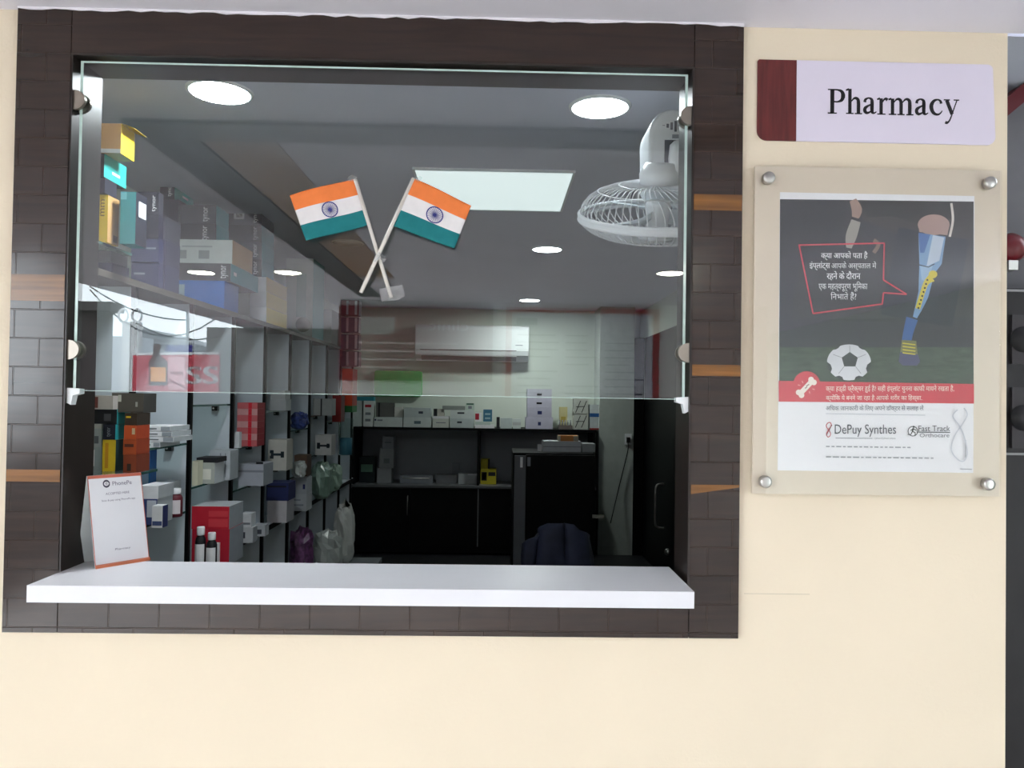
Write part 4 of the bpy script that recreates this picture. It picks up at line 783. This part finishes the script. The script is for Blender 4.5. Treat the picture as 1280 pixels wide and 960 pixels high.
z = stack(ZM, [('lower yellow and black machine box beside the black divider', (600.5, 588, 620, 607), (yl, C(120, 110, 30)), dict(deco=[('f', .05, .25, .4, .8, BK), ('f', .1, .32, .36, .74, yl), ('f', .5, .55, .95, .8, BK)]))], Y=5.56, d=.14)
carton('small yellow box with black end on the yellow machine box', (601, 570, 612, 582), yl, BK, Y=5.58, z=z, d=.1, deco=[('f', .8, 0, 1, 1, BK)])

# ------------------------------------------------------------------ fridge with things on it
YFz = 4.3
fx0 = atY(641, 600, YFz).x; fx1 = atY(744, 600, YFz).x; fz = atY(690, 567, YFz).z
fr = empty('glass_front_fridge', ((fx0+fx1)/2, YFz, 0), 'black glass-front fridge with one grey door edge below white cartons', 'fridge')
gb = mat('gloss_black_door', (5, 5, 7), .4, .15, var=.1); gst = mat('grey_door_stile', (92, 94, 100), .45, .5, var=.06)
m = MB(); m.box(fx0, fx1, YFz+.04, YFz+.58, .02, fz, black_lam); m.build('cabinet', fr, bevel=.01)
m = MB(); m.box(fx0+.1, fx1, YFz, YFz+.038, .05, fz-.012, gb); d_ = m.build('door', fr, bevel=.006)
m = MB(); m.box(fx0+.012, fx0+.098, YFz, YFz+.038, .05, fz-.02, gst); m.build('door_stile', d_, bevel=.008)
m = MB(); m.box(fx0+.055, fx0+.075, YFz-.0012, YFz-.0003, fz-.11, fz-.03, wt); m.box(fx0+.11, fx0+.135, YFz-.0012, YFz-.0003, fz-.10, fz-.03, GY); m.build('label_sticker', d_)
h = atY(755, 646, YFz-.03); m = MB(); m.box(fx1-.02, fx1+.07, YFz-.025, YFz-.002, h.z-.012, h.z+.012, chrome); m.build('latch', d_)
carton('flat white carton lying on the black fridge', (679, 554, 726, 567), C(190, 194, 200), C(160, 164, 170), Y=4.5, z=fz+.0006, d=.2, deco=[('f', 0, .45, 1, .52, GY)])
zf = carton.top+.0006
carton('tan carton with an orange front on the flat white carton', (698, 548, 723, 555), C(196, 128, 66), C(170, 160, 140), Y=4.52, z=zf, d=.12, deco=[('f', .75, 0, 1, 1, C(190, 180, 160)), ('f', 0, 0, .1, 1, C(200, 196, 180))])
carton('small white pot on the left corner of the black fridge', (672, 559, 677, 567), wt, Y=4.55, z=fz+.0006, d=.03)
carton('low grey carton right of the flat white one on fridge', (728, 557, 744, 567.5), C(150, 154, 156), Y=4.5, z=fz+.0006, d=.18)

# jacket over a chair
ch = empty('desk_chair', (.27, 2.0, 0), 'desk chair back covered by a dark navy jacket before the fridge', 'chair')
navyc = mat('navy_jacket_cloth', (26, 30, 48), .75, .3, var=.35, vscale=12, bump=.5, bscale=14)
a = atY(700, 656, 1.95); zt_ = a.z; cx = a.x
m = MB(); nU, nV = 20, 16; vs = []
for j in range(nV+1):
    for i in range(nU+1):
        u = i/nU*2-1; t = j/nV
        z_ = zt_-.42*t - .10*abs(u)**2.4*(1-t*.4); x_ = cx+u*(.15+.07*t); fold = .012*math.sin(9*u+4*t)+.008*math.sin(17*u-3*t)
        vs.append((x_, 1.95+.02+fold-.06*math.sin(min(t*2.2, 1)*PI/2)*(1-.3*abs(u)), z_))
m.add(vs, [(j*(nU+1)+i, j*(nU+1)+i+1, (j+1)*(nU+1)+i+1, (j+1)*(nU+1)+i) for j in range(nV) for i in range(nU)], navyc, True)
j_ = m.build('jacket', ch); sd = j_.modifiers.new('t', 'SOLIDIFY'); sd.thickness = .03; sd.offset = -1
m = MB(); m.box(cx-.13, cx+.13, 1.99, 2.02, .55, zt_-.09, bplastic); m.build('backrest', ch, bevel=.01)
m = MB(); m.box(cx-.22, cx+.22, 2.04, 2.46, .43, .49, bplastic); m.build('seat', ch, bevel=.02)
m = MB(); m.lathe([(.025, .06), (.025, .43)], (cx, 2.24, 0), chrome, 16); m.box(cx-.02, cx+.02, 2.0, 2.08, .45, .6, bplastic); m.build('column', ch)
m = MB()
for k in range(5): m.tube([(cx, 2.24, .09), (cx+.25*math.cos(k*2*PI/5), 2.24+.25*math.sin(k*2*PI/5), .05)], .015, bplastic, 8)
m.build('star_base', ch)
for k in range(5): m = MB(); m.lathe([(.025, -.012), (.025, .012)], (cx+.25*math.cos(k*2*PI/5), 2.24+.25*math.sin(k*2*PI/5), .025), bplastic, 14, (-math.sin(k*2*PI/5), math.cos(k*2*PI/5), 0)); m.build('caster', ch)

# ------------------------------------------------------------------ door at the right, socket
dr = empty('door_1', (RX1, 4.3, 0)); struct(dr)
m = MB(); m.box(RX1-.03, RX1-.0005, 3.45, 5.49, 0, 2.02, gb); m.build('door_leaf', dr)
m = MB(); m.box(p1.x+.001, RX1-.031, 5.5, RY1-.001, 0, 2.02, gb); m.build('jamb_panel', dr)
ya = 4.6; xb = RX1-.031
zt1 = atY(830, 605, ya).z; zb1 = atY(830, 660, ya).z; xh = atY(819, 630, ya).x
m = MB(); m.tube(smooth([(xb, ya, zt1), (xh+.05, ya, zt1), (xh+.012, ya, zt1-.012), (xh, ya, zt1-.06), (xh, ya, (zt1+zb1)/2), (xh, ya, zb1+.06), (xh+.012, ya, zb1+.012), (xh+.05, ya, zb1), (xb, ya, zb1)], 5), .009, chrome, 10); m.build('pull_handle', dr)
c = atX(836, 690, xb); m = MB(); m.lathe([(.028, 0), (.028, .012), (.02, .03)], (xb, c.y, c.z), chrome, 16, (-1, 0, 0)); m.build('lock', dr)
c = atY(785, 549, 5.5)
so = empty('wall_socket', (c.x, 5.5, c.z), 'white socket with black plug on the grey pilaster', 'socket')
m = MB(); m.box(c.x-.032, c.x+.032, 5.49, 5.4995, c.z-.05, c.z+.05, wplastic); m.build('face_plate', so, bevel=.003)
m = MB(); m.box(c.x-.018, c.x+.014, 5.455, 5.4895, c.z-.03, c.z+.02, bplastic); m.build('plug', so, bevel=.005)
m = MB(); e_ = atY(773, 612, 5.47); m.tube(smooth([(c.x-.002, 5.472, c.z-.03), (c.x-.005, 5.47, c.z-.1), (c.x-.03, 5.475, c.z-.22), (e_.x, 5.47, e_.z), (e_.x-.08, 5.4, e_.z-.3)], 5), .005, bplastic, 6); m.build('cable', so)

# ------------------------------------------------------------------ air conditioner and green cover on the back wall
a = atY(519, 405, 5.68); b = atY(661, 452, 5.68)
ac = empty('air_conditioner', ((a.x+b.x)/2, RY1, b.z), 'white split air conditioner high on the back wall', 'air conditioner')
hz = a.z-b.z
prof = [(RY1-.001, b.z+.0), (RY1-.001, a.z), (5.72, a.z), (5.695, a.z-.012), (5.68, a.z-.04), (5.68, b.z+.10), (5.7, b.z+.055), (5.75, b.z+.015), (5.81, b.z)]
m = MB(); m.prism([(a.x, y, z) for y, z in prof], (b.x-a.x, 0, 0), wplastic); m.build('casing', ac, bevel=.008)
m = MB(); m.prism([(a.x+.06, 5.702, b.z+.05), (a.x+.06, 5.755, b.z+.01), (a.x+.06, 5.75, b.z+.004), (a.x+.06, 5.697, b.z+.044)], (b.x-a.x-.18, 0, 0), C(150, 152, 150)); m.build('louvre', ac)
m = MB(); m.box(a.x+.05, b.x-.12, 5.6785, 5.6797, b.z+.098, b.z+.104, bplastic); m.box(b.x-.13, b.x-.06, 5.6785, 5.6797, b.z+.15, b.z+.157, GY); m.build('display_line', ac)
a = atY(468, 463, 5.84); b = atY(527, 496, 5.84); mm = mat('green_cover_cloth', (92, 196, 112), .6, .3, var=.1, vscale=12)
pts = []; r_ = .03
for cx_, cz_, a0 in ((b.x-r_, b.z+r_, -90), (b.x-r_, a.z-r_*.5, 0), (a.x+r_, a.z-r_*.5, 90), (a.x+r_, b.z+r_, 180)):
    pts += [(cx_+r_*math.cos(math.radians(a0+22.5*i)), 5.84, cz_+r_*(1 if cz_ < (a.z+b.z)/2 else .5)*math.sin(math.radians(a0+22.5*i))) for i in range(5)]
m = MB(); m.prism(pts, (0, .059, 0), mm); tag(m.build('wall_cover', loc=((a.x+b.x)/2, 5.899, b.z), bevel=.008), 'green cloth cover over a unit on the back wall below the air conditioner', 'cover')

# ------------------------------------------------------------------ wall fan
fw = mat('fan_white_plastic', (226, 230, 234), .35, .5, var=.02)
fc = atY(822, 270, .42); Rf = .212
fan = empty('wall_fan', (fc.x, fc.y, fc.z), 'white caged wall fan tilted face down at upper right behind the pane', 'fan')
ax = Vector((.04, .44, -1)).normalized()
e1 = ax.cross(Vector((0, 1, 0))).normalized(); e2 = ax.cross(e1)
def Fp(r, a, h): return fc+e1*(r*math.cos(a))+e2*(r*math.sin(a))+ax*h
m = MB()
for h_, rr in ((-.006, .0055), (.008, .0055)): m.tube([Fp(Rf, 2*PI*k/48, h_) for k in range(48)], rr, fw, 8, True)
vs = []
for k in range(48): vs += [Fp(Rf+.004, 2*PI*k/48, -.008), Fp(Rf+.004, 2*PI*k/48, .01)]
m.add(vs, [(2*k, 2*((k+1) % 48), 2*((k+1) % 48)+1, 2*k+1) for k in range(48)], fw, True); m.build('rim_band', fan)
def dome(sign, depth, nw, rin, nm):
    m = MB()
    for k in range(nw):
        a = 2*PI*k/nw
        m.tube([Fp(rin+(Rf-rin)*t, a+(.35*(1-t) if sign < 0 else 0), sign*depth*math.sqrt(max(0, 1-t**2.6))) for t in (0, .25, .5, .7, .85, .95, 1)], .0014, fw, 5)
    for t in (.35, .7):
        r = rin+(Rf-rin)*t; m.tube([Fp(r, 2*PI*k/40, sign*depth*math.sqrt(1-t**2.6)) for k in range(40)], .0017, fw, 5, True)
    return m.build(nm, fan)
dome(-1, .085, 60, .05, 'rear_grille'); dome(1, .06, 60, .045, 'front_grille')
m = MB(); m.lathe([(.05, .056), (.05, .064), (.04, .067)], fc, fw, 24, ax); m.build('grille_badge', fan)
m = MB(); m.lathe([(.03, -.04), (.034, -.03), (.03, .03), (.01, .04)], fc, fw, 20, ax); m.build('hub', fan)
for k in range(3):
    a0 = 2*PI*k/3+.4; m = MB(); vs = []
    for i in range(7):
        t = i/6; r = .03+.15*t; wdt = .25+.35*math.sin(t*PI*.7)
        for q in (-1, -.3, .4, 1): vs.append(Fp(r, a0+q*wdt, .018*q))
    m.add(vs, [(i*4+j, i*4+j+1, i*4+j+5, i*4+j+4) for i in range(6) for j in range(3)], mat('fan_blade_plastic', (190, 200, 208), .3, .5), True); bl = m.build('blade', fan); bl.modifiers.new('t', 'SOLIDIFY').thickness = .002
m = MB(); tb = fc-ax*.08; m.lathe([(.052, 0), (.055, .03), (.04, .06)], tb, fw, 24, -ax); m.build('motor_collar', fan)
# motor / column housing with arched top
A = atY(804, 245, .44); B = atY(858, 148, .44); wdt = .125; zl, zh = A.z, B.z; x0 = A.x
hp = [(x0+.012, zl), (x0+wdt-.004, zl), (x0+wdt, zl+.01), (x0+wdt, zh-.07)]+[(x0+wdt/2+wdt/2*math.cos(t), zh-.07+.07*math.sin(t)) for t in [PI*i/14 for i in range(1, 15)]]+[(x0+.002, zl+.02)]
m = MB(); m.prism([(x, .37, z) for x, z in hp], (0, .14, 0), fw); hs = m.build('motor_housing', fan, bevel=.012)
m = MB()
for i in range(6): m.box(x0+.036+i*.0105, x0+.042+i*.0105, .3675, .3697, zh-.062+.005*abs(i-3), zh-.034-.004*abs(i-3), C(70, 76, 86))
m.build('vent_slots', hs)
m = MB(); m.box(x0+.042, x0+.115, .3675, .3697, zl+.012, zh-.085, C(78, 84, 92)); m.build('recess', hs)
m = MB(); m.lathe([(.012, 0), (.021, .01), (.024, .05), (.02, .085), (.01, .095)], (x0+.074, .36, zl+.03), fw, 16); m.build('pivot_knob', hs)
m = MB(); text(m, 'ALMONARD' if False else 'model', GY, lambda x, y: Vector((x, .3672, y)), x0+.062, x0+.105, zh-.078, zh-.07) if False else m.box(x0+.062, x0+.108, .3675, .3697, zh-.08, zh-.07, GY); m.build('rating_plate', hs)
m = MB(); m.tube([(x0+wdt-.01, .44, zl+.08), (.999, .44, zl+.08)], .016, fw, 12); m.box(.98, .9995, .38, .5, zl, zl+.16, fw); m.build('wall_bracket', fan)

# ------------------------------------------------------------------ passage beyond the wall edge, right
m = MB(); m.box(1.106, 3.2995, .45, .52, 0, 3.3999, mat('passage_grey_paint', (112, 112, 116), .85, .2)); struct(m.build('wall_passage'))
def P2(x, y): return atY(x, y, .36)
a = P2(1246, 150); b = P2(1330, 86)
m = MB(); m.prism([P2(1240, 161), P2(1322, 93), P2(1322, 68), P2(1240, 138)], (0, .06, 0), mat('maroon_paint', (92, 22, 30), .4, .4)); tag(m.build('slanted_rail', loc=P2(1246, 118)), 'maroon slanted rail crossing the grey passage at upper right edge', 'rail')
c0 = P2(1252, 360); c1 = P2(1400, 360); zb = 0
cab = empty('notice_cabinet', ((c0.x+c1.x)/2, .36, 0), 'dark cabinet with framed pictures at the right edge of the photo', 'cabinet')
dk = mat('dark_cabinet_paint', (34, 31, 34), .5, .4, var=.15)
m = MB(); m.box(c0.x, c1.x, .36, .449, 0, c0.z, dk); m.build('cabinet_body', cab)
for y0, y1 in ((395, 455), (485, 560)):
    q0 = P2(1262, y1); q1 = P2(1330, y0); m = MB(); m.box(q0.x, q1.x, .35, .3595, q0.z, q1.z, C(58, 54, 58)); pn = m.build('framed_picture', cab)
    m = MB(); m.lathe([(.034, 0), (.034, .003)], ((q0.x+.028), .3497, (q0.z+q1.z)/2), C(20, 20, 24), 20, (0, -1, 0)); m.build('picture_shape', pn)
for y in (363, 567): q = P2(1240, y); m = MB(); m.box(c0.x, c1.x, .354, .3595, q.z-.003, q.z+.003, C(150, 150, 152)); m.build('light_rail', cab)
q = P2(1281, 305); bell = empty('alarm_bell', (q.x, .4, q.z), 'round dark red bell partly cut off by the right edge', 'bell')
m = MB(); m.lathe([(.02, 0), (.036, .008), (.04, .02), (.03, .036), (.01, .045)], (q.x, .43, q.z), mat('dark_red_paint', (104, 14, 26), .35, .5), 28, (0, -1, 0)); m.lathe([(.013, -.0195), (.013, .0)], (q.x, .43, q.z), chrome, 14, (0, -1, 0)); m.build('gong', bell)
m = MB(); m.box(q.x-.016, q.x+.01, .40, .449, q.z-.062, q.z-.036, chrome); m.build('striker_box', bell)

# ------------------------------------------------------------------ what the pane mirrors: notice boards and the street
def board(name, label, x0, y0, x1, y1, frame, face, hdr=None):
    a = mir(x0, y0, 4.93); b = mir(x1, y1, 4.93); X0, X1, Z0, Z1 = min(a.x, b.x), max(a.x, b.x), min(a.z, b.z), max(a.z, b.z)
    o = empty(name, ((X0+X1)/2, -4.92, Z0), label, 'notice board'); m = MB(); m.box(X0, X1, -4.929, -4.905, Z0, Z1, face); m.build('face', o)
    m = MB(); e = .05
    for q in ((X0-e, X1+e, Z1, Z1+e*.8), (X0-e, X1+e, Z0-e, Z0), (X0-e, X0, Z0, Z1), (X1, X1+e, Z0, Z1)): m.box(q[0], q[1], -4.929, -4.895, q[2], q[3], frame)
    m.build('frame', o); return o, X0, X1, Z0, Z1
mar = C(120, 44, 52)
o, X0, X1, Z0, Z1 = board('notice_board', 'maroon clinic board seen only mirrored around the air conditioner', 432, 388, 608, 470, mar, C(140, 78, 80))
m = MB(); TB = lambda x, y: Vector((x, -4.904, y))
def TBm(x, y): return Vector((X0+X1-x, -4.904, y))
text(m, 'clinic', wt, TBm, X0+.16, X0+.5, Z1-.16, Z1-.07)
m.box(X0+.12, X0+.42, -4.9045, -4.9035, Z1-.2, Z1-.05, C(190, 180, 180))
for i in range(4): m.box(X0+.1, X1-.25-.08*(i % 2), -4.9045, -4.9035, Z1-.28-.07*i, Z1-.265-.07*i, C(210, 190, 190))
m.build('board_print', o)
o, X0, X1, Z0, Z1 = board('list_board', 'white list board with red frame seen only mirrored at right', 640, 390, 815, 530, C(176, 40, 48), C(214, 216, 228))
m = MB(); rnd = random.Random(5)
for c0_, c1_ in ((.04, .34), (.38, .62), (.66, .96)):
    for i in range(11):
        if rnd.random() < .85: m.box(X0+(X1-X0)*c0_, X0+(X1-X0)*(c0_+(c1_-c0_)*rnd.uniform(.6, 1)), -4.9045, -4.9035, Z1-.2-.062*i, Z1-.188-.062*i, C(90, 96, 116))
m.box(X0+.04, X0+.22, -4.9045, -4.9035, Z1-.11, Z1-.05, C(60, 70, 110)); m.build('board_print', o)
# street, left of the lobby
bd = mat('street_dark_shed', (60, 54, 56), .8, .2); bgr = mat('street_pale_wall', (190, 196, 204), .8, .2, var=.08); trf = mat('street_tin_roof', (132, 136, 142), .6, .4)
def mbox(x0, y0, x1, y1, yv, dep, m_, mb): 
    a = mir(x0, y0, yv); b = mir(x1, y1, yv); mb.box(min(a.x, b.x), max(a.x, b.x), a.y-dep, a.y, max(0, min(a.z, b.z)), max(a.z, b.z), m_)
o = empty('street_shed', mir(115, 480, 8), 'dark roadside shed seen only mirrored at left of the pane', 'shed')
m = MB(); mbox(85, 388, 128, 700, 8, .12, bd, m); m.build('wall', o)
m = MB(); mbox(80, 376, 138, 388, 7.8, .35, C(44, 40, 42), m); m.build('roof', o)
m = MB(); mbox(128, 420, 166, 700, 9.5, .5, bgr, m); tag(m.build('compound_wall', loc=mir(145, 480, 9.5)), 'pale compound wall seen only mirrored beside the shed', 'wall')
o = empty('tin_roof_house', mir(220, 480, 12), 'grey tin roofed house seen only mirrored above the banner', 'house')
m = MB(); m.prism([mir(x, y, 12) for x, y in ((168, 408), (300, 446), (330, 520), (168, 520))], (0, -2, 0), trf); m.build('gable', o)
for x in (155, 166):
    o = empty('gate_post', mir(x, 480, 7.4), 'white ornate gate post seen only mirrored, %s one' % ('left' if x == 155 else 'right'), 'gate post')
    m = MB(); mbox(x-2.4, 402, x+2.4, 640, 7.4, .08, wplastic, m); m.build('shaft', o)
    c = mir(x+(-3 if x == 155 else 3), 394, 7.4); m = MB(); m.tube([(c.x+.055*math.cos(2*PI*k/24), c.y-.04, c.z+.075*math.sin(2*PI*k/24)) for k in range(24)], .014, wplastic, 8, True); m.build('ring_finial', o)
o = empty('street_banner', mir(220, 490, 6.6), 'pink red street banner with bottle seen only mirrored in the pane', 'banner')
m = MB(); ban = C(196, 66, 82); mbox(166, 441, 273, 492, 6.6, .03, ban, m); m.build('sheet', o)
m = MB(); yv = 6.598
def MT(x, y): return mir(x, -y, yv)
for k, pts, c_ in ((.001, ((191, 430), (200, 430), (200, 444), (209, 452), (209, 482), (186, 482), (186, 452), (191, 444)), C(84, 46, 40)), (.002, ((188, 459), (207, 459), (207, 477), (188, 477)), C(236, 150, 30)), (.001, ((210, 446), (231, 446), (231, 487), (210, 487)), C(228, 160, 168)), (.002, ((213, 464), (228, 464), (228, 468), (213, 468)), C(150, 40, 60)), (.002, ((212, 474), (229, 482), (229, 485), (212, 477)), C(150, 40, 60))):
    a = [mir(x, y, yv-k) for x, y in pts]; m.add(a, [tuple(range(len(a)))], c_)
a = [mir(x, y, yv-.001) for x, y in ((207, 432), (240, 431), (240, 440), (207, 440))]; m.add(a, [(0, 1, 2, 3)], C(50, 48, 130))
a = [mir(x, y, yv-.001) for x, y in ((166, 441), (273, 440), (273, 443), (166, 444))]; m.add(a, [(0, 1, 2, 3)], wt)
text(m, 'SS', wt, MT, 233, 272, -480, -458, .9); m.build('banner_print', o)
o = empty('light_pole', mir(235, 480, 7.0), 'thin dark street pole with sagging cables seen only mirrored', 'pole')
m = MB(); a = mir(235, 348, 7.0); b = mir(231, 640, 7.0); m.tube([a, b], .018, bplastic, 8); m.build('pole', o)
m = MB()
for p, q, s_ in (((112, 358), (235, 400), .1), ((112, 362), (270, 398), .35), ((170, 404), (275, 420), .1)):
    A_, B_ = mir(*p, 7.2), mir(*q, 7.2); m.tube([A_.lerp(B_, t/8)-Vector((0, 0, s_*4*(t/8)*(1-t/8))) for t in range(9)], .008, bplastic, 5)
m.build('cables', o)
